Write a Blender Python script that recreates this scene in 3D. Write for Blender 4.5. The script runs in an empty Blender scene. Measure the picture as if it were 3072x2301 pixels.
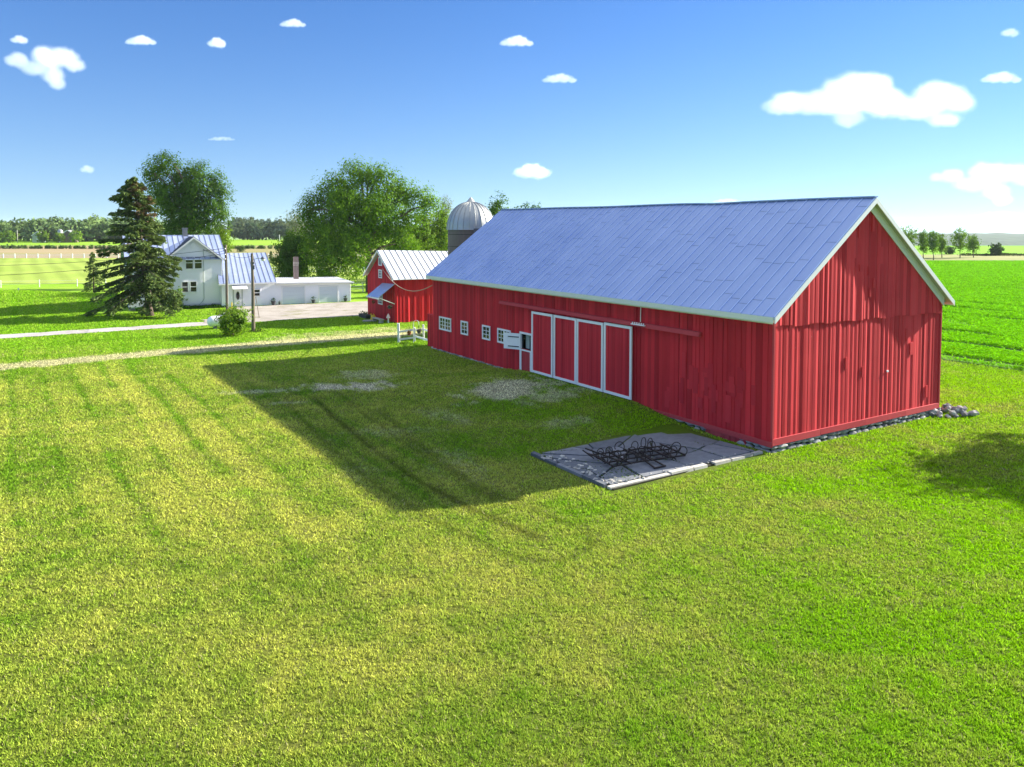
import bpy, math, random
import numpy as np
from mathutils import Vector, Matrix

random.seed(7)
S = bpy.context.scene
COL = S.collection
PI = math.pi
R = math.radians

# ------------------------------------------------------------------ helpers
def link(o, parent=None):
    COL.objects.link(o)
    if parent is not None:
        o.parent = parent
    return o

def tag(o, label=None, cat=None, group=None, kind=None):
    if label: o['label'] = label
    if cat: o['category'] = cat
    if group: o['group'] = group
    if kind: o['kind'] = kind
    return o

def thing(name, label, cat, loc=(0, 0, 0), rz=0.0, group=None):
    o = bpy.data.objects.new(name, None)
    o.location = loc
    o.rotation_euler = (0, 0, rz)
    o.empty_display_size = 0.2
    link(o)
    return tag(o, label, cat, group)

def np_obj(name, V, F, mat, parent=None, col=None, smooth=False):
    """mesh from numpy arrays; F is (n,3) or (n,4); col is an (n,3) colour per face"""
    V = np.ascontiguousarray(V, dtype=np.float32); F = np.ascontiguousarray(F, dtype=np.int32)
    me = bpy.data.meshes.new(name)
    n, k = F.shape
    me.vertices.add(len(V)); me.vertices.foreach_set('co', V.ravel())
    me.loops.add(n * k); me.loops.foreach_set('vertex_index', F.ravel())
    me.polygons.add(n)
    me.polygons.foreach_set('loop_start', np.arange(0, n * k, k, dtype=np.int32))
    if smooth:
        me.polygons.foreach_set('use_smooth', np.ones(n, dtype=bool))
    else:
        me.polygons.foreach_set('use_smooth', np.zeros(n, dtype=bool))
    me.update(calc_edges=True)
    if col is not None:
        dom = 'FACE' if len(col) == n else 'POINT'
        a = me.attributes.new('tint', 'FLOAT_COLOR', dom)
        c4 = np.ones((len(col), 4), dtype=np.float32); c4[:, :3] = col
        a.data.foreach_set('color', c4.ravel())
    me.materials.append(mat)
    o = bpy.data.objects.new(name, me)
    return link(o, parent)

class MB:
    """collects simple shapes into ONE mesh"""
    def __init__(s):
        s.v = []; s.f = []; s.r = []; s.cur = 0.5
    def face(s, pts, r=None):
        i = len(s.v); s.v.extend([tuple(p) for p in pts]); s.f.append(tuple(range(i, i + len(pts)))); s.r.append(s.cur if r is None else r)
    def hexa(s, p):
        """8 points: bottom 0-3 (ccw from above), top 4-7"""
        i = len(s.v); s.v.extend([tuple(q) for q in p])
        for a in ((3, 2, 1, 0), (4, 5, 6, 7), (0, 1, 5, 4), (1, 2, 6, 5), (2, 3, 7, 6), (3, 0, 4, 7)):
            s.f.append(tuple(i + k for k in a)); s.r.append(s.cur)
    def box(s, x0, x1, y0, y1, z0, z1):
        s.hexa([(x0, y0, z0), (x1, y0, z0), (x1, y1, z0), (x0, y1, z0), (x0, y0, z1), (x1, y0, z1), (x1, y1, z1), (x0, y1, z1)])
    def bar(s, p, q, w, h, up=(0, 0, 1)):
        p = Vector(p); q = Vector(q); d = (q - p).normalized(); u = Vector(up)
        sd = d.cross(u)
        if sd.length < 1e-4: sd = d.cross(Vector((1, 0, 0)))
        sd.normalize(); u = sd.cross(d).normalized()
        a = sd * (w / 2); b = u * (h / 2)
        s.hexa([p - a - b, p + a - b, q + a - b, q - a - b, p - a + b, p + a + b, q + a + b, q - a + b])
    def tube(s, pts, rad, n=8, cap=True):
        pts = [Vector(p) for p in pts]
        if not hasattr(rad, '__len__'): rad = [rad] * len(pts)
        i0 = len(s.v); ref = None
        for k, p in enumerate(pts):
            d = (pts[min(k + 1, len(pts) - 1)] - pts[max(k - 1, 0)]).normalized()
            if ref is None:
                ref = d.cross(Vector((0, 0, 1)))
                if ref.length < 0.1: ref = d.cross(Vector((1, 0, 0)))
            ref = (ref - d * ref.dot(d)).normalized(); b = d.cross(ref)
            for j in range(n):
                t = 2 * PI * j / n
                s.v.append(tuple(p + (ref * math.cos(t) + b * math.sin(t)) * rad[k]))
        for k in range(len(pts) - 1):
            for j in range(n):
                a = i0 + k * n + j; b_ = i0 + k * n + (j + 1) % n
                s.f.append((a, b_, b_ + n, a + n)); s.r.append(s.cur)
        if cap:
            s.f.append(tuple(i0 + j for j in range(n))[::-1]); s.r.append(s.cur)
            s.f.append(tuple(i0 + (len(pts) - 1) * n + j for j in range(n))); s.r.append(s.cur)
    def lathe(s, prof, n=24, c=(0, 0), cap=True):
        """prof = [(radius,z)...] around the vertical through c"""
        i0 = len(s.v)
        for r, z in prof:
            for j in range(n):
                t = 2 * PI * j / n; s.v.append((c[0] + r * math.cos(t), c[1] + r * math.sin(t), z))
        for k in range(len(prof) - 1):
            for j in range(n):
                a = i0 + k * n + j; b = i0 + k * n + (j + 1) % n
                s.f.append((a, b, b + n, a + n)); s.r.append(s.cur)
        if cap:
            s.f.append(tuple(i0 + j for j in range(n))[::-1]); s.r.append(s.cur)
            s.f.append(tuple(i0 + (len(prof) - 1) * n + j for j in range(n))); s.r.append(s.cur)
    def blob(s, c, r, rng, sub=1, jag=0.25):
        """an irregular stone-like lump"""
        t = (1 + 5 ** .5) / 2
        base = [(-1, t, 0), (1, t, 0), (-1, -t, 0), (1, -t, 0), (0, -1, t), (0, 1, t), (0, -1, -t), (0, 1, -t), (t, 0, -1), (t, 0, 1), (-t, 0, -1), (-t, 0, 1)]
        fc = [(0, 11, 5), (0, 5, 1), (0, 1, 7), (0, 7, 10), (0, 10, 11), (1, 5, 9), (5, 11, 4), (11, 10, 2), (10, 7, 6), (7, 1, 8), (3, 9, 4), (3, 4, 2), (3, 2, 6), (3, 6, 8), (3, 8, 9), (4, 9, 5), (2, 4, 11), (6, 2, 10), (8, 6, 7), (9, 8, 1)]
        i0 = len(s.v)
        for b in base:
            v = Vector(b).normalized() * (1 + rng.uniform(-jag, jag))
            s.v.append((c[0] + v.x * r[0], c[1] + v.y * r[1], c[2] + v.z * r[2]))
        for f in fc:
            s.f.append(tuple(i0 + k for k in f)); s.r.append(s.cur)
    def build(s, name, mat, parent=None, smooth=False, label=None):
        me = bpy.data.meshes.new(name); me.from_pydata(s.v, [], s.f); me.update()
        a = me.attributes.new('rnd', 'FLOAT', 'FACE'); a.data.foreach_set('value', np.array(s.r, dtype=np.float32))
        if smooth: me.polygons.foreach_set('use_smooth', np.ones(len(me.polygons), dtype=bool))
        me.materials.append(mat)
        o = bpy.data.objects.new(name, me); link(o, parent)
        if label: o['label'] = label
        return o

# numpy lattice noise, 0..1
def _h(ix, iy, seed):
    n = (ix.astype(np.int64) * 374761393 + iy.astype(np.int64) * 668265263 + seed * 1442695041) & 0x7fffffff
    n = ((n ^ (n >> 13)) * 1274126177) & 0x7fffffff
    return ((n ^ (n >> 16)) & 0xffff) / 65535.0
def vnoise(x, y, seed=0):
    x = np.asarray(x, dtype=np.float64); y = np.asarray(y, dtype=np.float64)
    ix = np.floor(x); iy = np.floor(y); fx = x - ix; fy = y - iy
    fx = fx * fx * (3 - 2 * fx); fy = fy * fy * (3 - 2 * fy)
    a = _h(ix, iy, seed); b = _h(ix + 1, iy, seed); c = _h(ix, iy + 1, seed); d = _h(ix + 1, iy + 1, seed)
    return (a * (1 - fx) + b * fx) * (1 - fy) + (c * (1 - fx) + d * fx) * fy
def fbm(x, y, seed=0, o=4):
    t = 0; amp = .5; tot = 0
    for k in range(o):
        t = t + amp * vnoise(x * 2 ** k + 17.3 * k, y * 2 ** k - 9.1 * k, seed + k); tot += amp; amp *= .5
    return t / tot
def sstep(a, b, x):
    t = np.clip((x - a) / (b - a), 0, 1); return t * t * (3 - 2 * t)

# ------------------------------------------------------------------ materials
class NT:
    def __init__(s, name):
        s.m = bpy.data.materials.new(name); s.m.use_nodes = True
        s.t = s.m.node_tree; s.n = s.t.nodes; s.n.clear()
        s.out = s.n.new('ShaderNodeOutputMaterial')
    def new(s, typ, **kw):
        nd = s.n.new(typ)
        for k, v in kw.items():
            if k in nd.inputs.keys(): nd.inputs[k].default_value = v
            else: setattr(nd, k, v)
        return nd
    def l(s, a, b): s.t.links.new(a, b)
    def noise(s, scale, detail=4, rough=.55, vec=None, dist=0.0):
        nd = s.new('ShaderNodeTexNoise'); nd.inputs['Scale'].default_value = scale; nd.inputs['Detail'].default_value = detail
        nd.inputs['Roughness'].default_value = rough; nd.inputs['Distortion'].default_value = dist
        if vec is not None: s.l(vec, nd.inputs['Vector'])
        return nd.outputs['Fac']
    def obj(s, scale=(1, 1, 1)):
        tc = s.new('ShaderNodeTexCoord'); mp = s.new('ShaderNodeMapping'); mp.inputs['Scale'].default_value = scale
        s.l(tc.outputs['Object'], mp.inputs['Vector']); return mp.outputs['Vector']
    def ramp(s, fac, stops):
        nd = s.new('ShaderNodeValToRGB'); cr = nd.color_ramp
        while len(cr.elements) < len(stops): cr.elements.new(0.5)
        for e, (p, c) in zip(cr.elements, stops):
            e.position = p; e.color = (c[0], c[1], c[2], 1) if hasattr(c, '__len__') else (c, c, c, 1)
        s.l(fac, nd.inputs['Fac']); return nd.outputs['Color']
    def mix(s, fac, a, b, typ='MIX'):
        nd = s.n.new('ShaderNodeMix'); nd.data_type = 'RGBA'; nd.blend_type = typ
        for sock, v in ((nd.inputs[0], fac), (nd.inputs[6], a), (nd.inputs[7], b)):
            if isinstance(v, (int, float)): sock.default_value = v
            elif isinstance(v, (tuple, list)): sock.default_value = (v[0], v[1], v[2], 1)
            else: s.l(v, sock)
        return nd.outputs[2]
    def math(s, op, a, b=0.0):
        nd = s.n.new('ShaderNodeMath'); nd.operation = op
        for sock, v in ((nd.inputs[0], a), (nd.inputs[1], b)):
            if isinstance(v, (int, float)): sock.default_value = v
            else: s.l(v, sock)
        return nd.outputs[0]
    def attr(s, name):
        nd = s.new('ShaderNodeAttribute'); nd.attribute_name = name; return nd
    def bump(s, h, strength=.3, dist=.02):
        nd = s.new('ShaderNodeBump'); nd.inputs['Strength'].default_value = strength; nd.inputs['Distance'].default_value = dist
        s.l(h, nd.inputs['Height']); return nd.outputs['Normal']
    def bsdf(s, color, rough=.7, metal=0.0, spec=.3, normal=None):
        b = s.new('ShaderNodeBsdfPrincipled')
        for k, v in (('Base Color', color), ('Roughness', rough), ('Metallic', metal), ('Specular IOR Level', spec)):
            if isinstance(v, (tuple, list)): b.inputs[k].default_value = (v[0], v[1], v[2], 1)
            elif isinstance(v, (int, float)): b.inputs[k].default_value = v
            else: s.l(v, b.inputs[k])
        if normal is not None: s.l(normal, b.inputs['Normal'])
        s.l(b.outputs[0], s.out.inputs['Surface']); return b

def m_plain(name, c, rough=.7, metal=0, spec=.3, var=.15, scale=3.0, bump=0.0):
    t = NT(name); v = t.obj()
    n = t.noise(scale, 5, .6, v)
    col = t.mix(n, tuple(k * (1 - var) for k in c), tuple(min(1, k * (1 + var)) for k in c))
    nb = t.bump(t.noise(scale * 6, 4, .6, v), bump, .02) if bump else None
    t.bsdf(col, rough, metal, spec, nb); return t.m

def m_paint(name, dark, light, peel, peel_amt=.5, grain=(14, 14, 1.0)):
    """weathered painted boards: tone per board, vertical grain, flecks of bare wood"""
    t = NT(name); r = t.attr('rnd').outputs['Fac']
    v = t.obj(grain); n = t.noise(1.3, 6, .65, v)
    big = t.noise(.35, 4, .6, t.obj())
    f = t.math('ADD', t.math('MULTIPLY', r, .55), t.math('ADD', t.math('MULTIPLY', n, .35), t.math('SUBTRACT', t.math('MULTIPLY', big, .5), .2)))
    col = t.ramp(f, [(.2, dark), (.85, light)])
    fl = t.noise(3.1, 3, .7, t.obj((9, 9, 2.2)))
    pm = t.math('MULTIPLY', t.ramp(fl, [(.735 - .05 * peel_amt, 0), (.775 - .03 * peel_amt, 1)]), t.ramp(t.noise(.55, 3, .6, t.obj()), [(.46, 0), (.66, 1)]))
    col = t.mix(t.math('MULTIPLY', pm, .75), col, peel)
    nb = t.bump(n, .35, .008)
    t.bsdf(col, .72, 0, .14, nb); return t.m

def m_metal(name, c1, c2, rough=.35, metal=.75, rw=.3):
    t = NT(name); v = t.obj((1, 1, 1)); n = t.noise(.5, 5, .6, v)
    n2 = t.noise(2.5, 5, .65, t.obj((.5, 3.2, .5)))
    r = t.attr('rnd').outputs['Fac']
    f = t.math('ADD', t.math('MULTIPLY', n, .6), t.math('ADD', t.math('MULTIPLY', r, rw), t.math('MULTIPLY', n2, .2)))
    col = t.ramp(f, [(.25, c1), (.8, c2)])
    rr = t.ramp(n, [(.3, rough * .8), (.7, rough * 1.25)])
    nb = t.bump(t.noise(1.1, 3, .5, v), .12, .03)
    t.bsdf(col, rr, metal, .5, nb); return t.m

def m_leaf(name, c1, c2, trans=.35):
    t = NT(name); a = t.attr('tint').outputs['Color']
    sp = t.new('ShaderNodeSeparateColor'); t.l(a, sp.inputs[0])
    col = t.mix(sp.outputs[0], c1, c2)
    hs = t.new('ShaderNodeHueSaturation'); t.l(col, hs.inputs['Color']); t.l(t.math('ADD', t.math('MULTIPLY', sp.outputs[1], .8), .6), hs.inputs['Value'])
    d = t.new('ShaderNodeBsdfDiffuse'); tr = t.new('ShaderNodeBsdfTranslucent'); g = t.new('ShaderNodeBsdfGlossy')
    g.inputs['Roughness'].default_value = .45; g.inputs['Color'].default_value = (.8, .85, .8, 1)
    t.l(hs.outputs[0], d.inputs['Color']); tc = t.mix(.5, hs.outputs[0], (c2[0] * 1.3, c2[1] * 1.2, c2[2] * .6)); t.l(tc, tr.inputs['Color'])
    m1 = t.new('ShaderNodeMixShader'); m1.inputs[0].default_value = trans; t.l(d.outputs[0], m1.inputs[1]); t.l(tr.outputs[0], m1.inputs[2])
    m2 = t.new('ShaderNodeMixShader'); m2.inputs[0].default_value = .006; t.l(m1.outputs[0], m2.inputs[1]); t.l(g.outputs[0], m2.inputs[2])
    t.l(m2.outputs[0], t.out.inputs['Surface']); return t.m

def m_tint(name, trans=.3, noise_amt=0.0):
    """grass blades and leaves that carry their own colour"""
    t = NT(name); a = t.attr('tint').outputs['Color']
    d = t.new('ShaderNodeBsdfDiffuse'); tr = t.new('ShaderNodeBsdfTranslucent')
    t.l(a, d.inputs['Color']); t.l(a, tr.inputs['Color'])
    m1 = t.new('ShaderNodeMixShader'); m1.inputs[0].default_value = trans
    t.l(d.outputs[0], m1.inputs[1]); t.l(tr.outputs[0], m1.inputs[2]); t.l(m1.outputs[0], t.out.inputs['Surface']); return t.m

def m_ground(name):
    t = NT(name); a = t.attr('tint').outputs['Color']
    g = t.new('ShaderNodeNewGeometry').outputs['Position']
    n1 = t.noise(7, 5, .7, g); n2 = t.noise(1.1, 4, .6, g); n3 = t.noise(26, 3, .7, g)
    f = t.math('ADD', t.math('MULTIPLY', n1, .7), t.math('ADD', t.math('MULTIPLY', n2, .25), t.math('MULTIPLY', n3, .45)))
    k = t.ramp(f, [(.42, .45), (.7, 1.0), (.95, 1.5)])
    col = t.mix(1.0, a, k, 'MULTIPLY')
    t.bsdf(col, .95, 0, .1, t.bump(n1, .8, .08)); return t.m

def m_gravel(name, c1, c2, grass):
    t = NT(name); g = t.new('ShaderNodeNewGeometry').outputs['Position']
    n = t.noise(.55, 5, .65, g); f = t.noise(14, 3, .7, g)
    col = t.ramp(n, [(.3, c1), (.62, c2)])
    col = t.mix(1.0, col, t.ramp(f, [(.3, .75), (.7, 1.15)]), 'MULTIPLY')
    gm = t.ramp(t.noise(.32, 5, .7, g), [(.56, 0), (.66, 1)])
    col = t.mix(t.math('MULTIPLY', gm, .7), col, grass)
    t.bsdf(col, .9, 0, .15, t.bump(f, .4, .02)); return t.m

def m_stone(name, c1, c2, mortar=None):
    t = NT(name); v = t.obj(); r = t.attr('rnd').outputs['Fac']
    n = t.noise(4, 5, .65, v)
    col = t.ramp(t.math('ADD', t.math('MULTIPLY', n, .6), t.math('MULTIPLY', r, .45)), [(.3, c1), (.8, c2)])
    t.bsdf(col, .85, 0, .2, t.bump(t.noise(18, 4, .6, v), .5, .02)); return t.m

M = {}
M['red'] = m_paint('red barn boards', (.38, .014, .022), (.68, .034, .046), (.58, .33, .31), .6)
M['red_gable'] = m_paint('red gable boards', (.42, .020, .028), (.78, .062, .074), (.66, .42, .40), 1.1)
M['red_door'] = m_paint('red door boards', (.42, .018, .030), (.64, .036, .050), (.5, .33, .3), .9, (18, 18, .8))
M['red_trim'] = m_paint('faded red trim', (.38, .035, .045), (.56, .08, .085), (.55, .35, .33), .9, (2, 2, 14))
M['red_small'] = m_paint('bright red boards', (.44, .014, .022), (.66, .028, .036), (.55, .3, .28), .2)
M['white'] = m_plain('white paint', (.8, .8, .8), .55, 0, .35, .05, 2.5)
M['cream'] = m_plain('aged cream paint', (.66, .70, .60), .6, 0, .3, .1, 1.5)
M['soffit'] = m_plain('grey green soffit', (.42, .47, .43), .7, 0, .2, .12, 1.2)
M['glass'] = m_plain('dark window glass', (.012, .014, .017), .08, 0, .6, .3, .8)
M['barn_roof'] = m_metal('blue grey standing seam roof', (.24, .325, .57), (.42, .50, .74), .42, .35, rw=.08)
M['seam'] = m_metal('roof seam', (.42, .54, .85), (.56, .66, .92), .35, .3)  # paler than the panels: the seams' highlight is painted into the colour
M['lap'] = m_metal('roof lap line', (.16, .20, .36), (.20, .25, .42), .5, .4)
M['house_roof'] = m_metal('blue metal house roof', (.30, .38, .63), (.56, .61, .78), .25, .5)
M['pale_roof'] = m_metal('pale grey metal roof', (.58, .60, .62), (.80, .80, .81), .5, .15)
M['dark_seam'] = m_plain('dark roof seam', (.12, .13, .16), .6, .3)
M['galv'] = m_metal('galvanised dome', (.26, .28, .28), (.50, .50, .48), .42, .6)
M['siding'] = m_plain('white clapboard', (.86, .86, .87), .5, 0, .35, .04, .6)
M['door_panel'] = m_plain('garage door panel', (.60, .65, .70), .5, 0, .35, .04, .6)
M['found'] = m_stone('grey concrete block', (.16, .16, .17), (.30, .30, .31))
M['stone'] = m_stone('field stone', (.15, .15, .16), (.48, .47, .45))
M['chim'] = m_stone('brown chimney block', (.12, .09, .085), (.22, .17, .16))
M['wood_pole'] = m_stone('weathered pole wood', (.10, .085, .065), (.24, .20, .15))
M['bark'] = m_stone('bark', (.06, .045, .035), (.16, .12, .095))
M['bark_light'] = m_stone('light bark', (.14, .12, .10), (.28, .25, .21))
M['concrete'] = m_stone('old concrete', (.10, .11, .125), (.22, .23, .25))
M['concrete_edge'] = m_stone('pale concrete edge', (.34, .32, .28), (.55, .52, .46))
M['soil'] = m_plain('dark soil', (.045, .045, .03), .95, 0, .05, .4, 5, .5)
M['rust'] = m_plain('dark rusty iron', (.035, .026, .024), .6, .4, .4, .4, 9)
M['dark'] = m_plain('dark interior', (.01, .01, .01), .9)
M['black'] = m_plain('black rubber', (.015, .015, .017), .6)
M['wire'] = m_plain('overhead wire', (.02, .02, .022), .6)
M['cable'] = m_plain('weathered cable', (.38, .30, .22), .7)
M['tank'] = m_plain('white tank enamel', (.8, .82, .85), .3, 0, .5, .03, 2)
M['yellow'] = m_plain('yellow plastic', (.75, .52, .03), .5)
M['terracotta'] = m_plain('terracotta', (.26, .09, .045), .8)
M['pot'] = m_plain('dark planter', (.06, .06, .07), .6)
M['flower'] = m_plain('pale pink flowers', (.75, .55, .55), .8, 0, .2, .3, 20)
M['gravel'] = m_gravel('gravel yard', (.27, .24, .20), (.40, .36, .32), (.17, .17, .06))
M['drive'] = m_gravel('gravel drive', (.33, .30, .28), (.46, .43, .41), (.20, .20, .10))
M['ground'] = m_ground('lawn ground')
M['blade'] = m_tint('grass blade', .35)
M['crop'] = m_tint('crop leaf', .35)
M['lamp'] = m_plain('lamp glass', (.8, .8, .78), .2, 0, .5, .05)
# ------------------------------------------------------------------ frames of the place (metres; the lawn is z = 0)
BYAW = R(32.45); BX, BY = 10.8, 31.95          # big barn: near corner and the direction of its gable end
BW, BL = 12.5, 31.2                            # gable width, length
GA = np.array([math.cos(BYAW), math.sin(BYAW)]); LO = np.array([-math.sin(BYAW), math.cos(BYAW)])
def barn_ab(x, y):
    dx = x - BX; dy = y - BY; return dx * GA[0] + dy * GA[1], dx * LO[0] + dy * LO[1]
def barn_xy(a, b): return BX + a * GA[0] + b * LO[0], BY + a * GA[1] + b * LO[1]

def terrain(x, y):
    x = np.asarray(x, float); y = np.asarray(y, float)
    a, b = barn_ab(x, y)
    prof = np.interp(b, [-3, 2.6, 4.8, 7.0, 8.4, 18.2, 19.4, 22, 27, 32, 38, 46], [0, 0, .14, .40, .56, .56, .42, .22, .20, .22, .10, 0])
    u = np.maximum(0, -a)
    z = prof * np.exp(-(u / 5.2) ** 2) * np.where(a > 13, np.exp(-((a - 13) / 3) ** 2), 1)
    z = z + 1.25 * np.exp(-(((x + 66) / 13) ** 2 + ((y - 97) / 7.5) ** 2)) + .5 * np.exp(-(((x + 50) / 9) ** 2 + ((y - 96) / 6) ** 2))
    z = z + .05 * (fbm(x * .18, y * .18, 3, 3) - .5) * sstep(4, 10, np.hypot(x, y))
    start = 560 - 190 * sstep(20, 120, x)
    z = z - np.clip((y - start) * .028, 0, 62)
    return z

def seg_d(x, y, pts):
    d = np.full(np.shape(x), 1e9)
    for (x0, y0), (x1, y1) in zip(pts[:-1], pts[1:]):
        vx, vy = x1 - x0, y1 - y0; L2 = vx * vx + vy * vy
        t = np.clip(((x - x0) * vx + (y - y0) * vy) / L2, 0, 1)
        d = np.minimum(d, np.hypot(x - x0 - t * vx, y - y0 - t * vy))
    return d
def ell(x, y, cx, cy, rx, ry, ang=0):
    c, s = math.cos(ang), math.sin(ang); dx = x - cx; dy = y - cy
    return np.hypot((dx * c + dy * s) / rx, (-dx * s + dy * c) / ry)
TRACK = [(-110, 2), (-70, 27.5), (-34.2, 51.6), (-25.9, 57.6), (-20, 61.6), (-15, 64.6), (-9.5, 67.2)]
WHEEL1 = [(-10.9, 42.5), (-8.9, 38.2), (-6.1, 32.9), (-3.6, 28.6), (-1.6, 25.8), (0.9, 23.0)]
WHEEL2 = [(-6.7, 39.1), (-4.1, 33.3), (-1.9, 28.9), (-.6, 26.4)]
DRIVE = [(-94, 33), (-60, 55), (-43.5, 65.7), (-29.8, 74.6), (-25, 77.8)]
YARD = [(-32.1, 90.2), (-19.6, 96.2), (-16, 98), (-8, 97), (-8.5, 92), (-13.6, 83.5), (-16.0, 81.2), (-20.5, 78.9), (-25.2, 76.4), (-29.9, 75.2), (-30.8, 77.5), (-31.2, 84)]

def lawn_colour(x, y):
    """albedo of the grass cover at each point (N,3): greens, yellowing, worn and bare places"""
    x = np.asarray(x, float); y = np.asarray(y, float)
    a, b = barn_ab(x, y)
    big = fbm(x * .11, y * .11, 11, 4); mid = fbm(x * .5, y * .5, 23, 4); fine = fbm(x * 2.3, y * 2.3, 31, 3)
    right = sstep(-6, 14, x + .10 * (y - 20)) * sstep(60, 36, y - .3 * x)
    dry = .27 + .75 * (big - .5) + 1.0 * (mid - .5) + .75 * (fine - .5) + .26 * (1 - right)
    # mowing passes along the barn and across it
    s1 = vnoise(a / .95, b / 60 + 3, 41); s2 = vnoise(b / 1.3, a / 50 + 7, 43)
    left = sstep(-9, -17, a) * sstep(17, 31, y) * .9 + .12
    ln = np.exp(-((np.mod(a + .35 * (fbm(b * .06, a * .02, 47, 2) - .5) * 4, 1.7) - .85) / .2) ** 2) * (.3 + 1.0 * vnoise(a / 1.7, b / 9, 49))
    dry = dry + left * (.60 * (s1 - .5) + .45 * (s2 - .5) - .50 * ln)
    # the yellow foreground patches
    for cx, cy, rx, ry, k in ((-2.0, 20.2, 2.6, 2.0, .5), (-6.5, 24.5, 3, 1.5, .22), (-9.5, 28.5, 4.5, 2.5, .2), (1.5, 23.5, 3, 1.2, .18), (-13.5, 33, 6, 3, .18), (5.5, 15.5, 1.8, 1.2, .2), (-4.2, 16.5, 1.4, 1.0, .22)):
        dry = dry + k * np.exp(-ell(x, y, cx, cy, rx, ry) ** 2)
    g = np.exp(-ell(x, y, -9.3, 27.0, 1.3, .55) ** 2)
    green = np.array([.165, .300, .020]); lime = np.array([.225, .430, .005]); yel = np.array([.45, .48, .085]); tan = np.array([.74, .70, .50])
    k = right[:, None]; base = green * (1 - k) + lime * k
    far = sstep(46, 62, y)[:, None]
    base = base * (1 - far) + np.array([.185, .36, .016]) * far
    dry = dry * (1 - .75 * far[:, 0])
    d1 = np.clip(dry, 0, 1)[:, None]
    c = base * (1 - d1) + (yel * (1 - .25 * k)) * d1
    c = c * (1 - .35 * g[:, None]) + np.array([.17, .40, .008]) * .35 * g[:, None]
    # worn places
    nz = fbm(x * .9, y * .9, 57, 4) - .5; nf = fbm(x * 4, y * 4, 61, 3) - .5
    w = np.zeros_like(x)
    td = seg_d(x, y, TRACK); tw = np.interp(x, [-60, -34, -24, -12], [1.5, 1.6, 1.9, 2.2])
    w = np.maximum(w, sstep(1.15, .55, td / tw + .5 * nz + .3 * nf) * .85)
    w = np.maximum(w, sstep(1.2, .3, ell(x, y, -13, 67.3, 8.5, 4.2, .45) + 1.4 * nz + .6 * nf) * .60)
    wt = w.copy(); w0 = np.zeros_like(x)
    streak = fbm(a * 1.6, b * .35, 71, 3) - .5
    for cx, cy, rx, ry, an, kk in ((-9.3, 45.4, 3.3, 1.5, .1, .95), (-9.0, 48.8, 2.6, 2.0, .3, .5), (-14.2, 43.9, 2.4, .8, .2, .6), (-12.0, 41.2, 1.6, .5, .2, .5), (-.2, 43.2, 3.0, 2.2, .5, .8), (2.2, 40.6, 2.6, 1.2, .55, .55), (-3.4, 38.2, 2.8, 1.0, -.9, .35), (-5.5, 35.2, 2.6, 1.2, .3, .3), (-2.2, 30.6, 1.2, 3.2, .5, .3), (2.4, 36.2, 2.0, .9, .4, .42), (-6.2, 29.5, 1.8, 1.2, .2, .25)):
        q = sstep(1.25, .25, ell(x, y, cx, cy, rx, ry, an) + 1.5 * nz + .7 * nf + 1.2 * streak) * kk; w0 = np.maximum(w0, q); w = np.maximum(w, q)
    w = w * sstep(.30, .62, fbm(x * 7, y * 7, 63, 3) * .55 + w * .55)
    w = w[:, None]
    tan = tan[None, :] * np.where(wt > w0, .76, 1.0)[:, None] * np.where((wt > w0)[:, None], np.array([1.03, 1.0, .82]), 1.0)
    c = c * (1 - w) + (tan * (1 + .5 * nf[:, None])) * w
    # pressed wheel tracks
    t = np.maximum(np.exp(-(seg_d(x, y, WHEEL1) / .16) ** 2), np.exp(-((seg_d(x, y, WHEEL1) - 1.5) / .13) ** 2) * .55)
    t = np.maximum(t, np.exp(-(seg_d(x, y, WHEEL2) / .2) ** 2) * .6) * (.55 + fbm(x, y, 77, 2))
    c = c * (1 - .55 * np.clip(t, 0, 1)[:, None])
    return np.clip(c, 0.004, .8)

# ------------------------------------------------------------------ ground sheet
def axis(lo, hi, step, out_lo, out_hi, g=1.22):
    m = list(np.arange(lo, hi + 1e-6, step)); s = step
    while m[-1] < out_hi: s *= g; m.append(m[-1] + s)
    s = step
    while m[0] > out_lo: s *= g; m.insert(0, m[0] - s)
    return np.array(m)
xs = axis(-72, 46, .42, -5200, 5200); ys = axis(9, 104, .42, -300, 6500)
GX, GY = np.meshgrid(xs, ys); fx, fy = GX.ravel(), GY.ravel()
gz = terrain(fx, fy)
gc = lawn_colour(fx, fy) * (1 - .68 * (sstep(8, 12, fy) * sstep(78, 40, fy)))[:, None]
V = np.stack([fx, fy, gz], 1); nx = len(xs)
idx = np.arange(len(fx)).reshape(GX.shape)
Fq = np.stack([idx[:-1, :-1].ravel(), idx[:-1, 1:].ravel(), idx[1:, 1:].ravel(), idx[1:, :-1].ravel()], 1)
tag(np_obj('lawn', V, Fq, M['ground'], None, gc, True), kind='structure')

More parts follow.
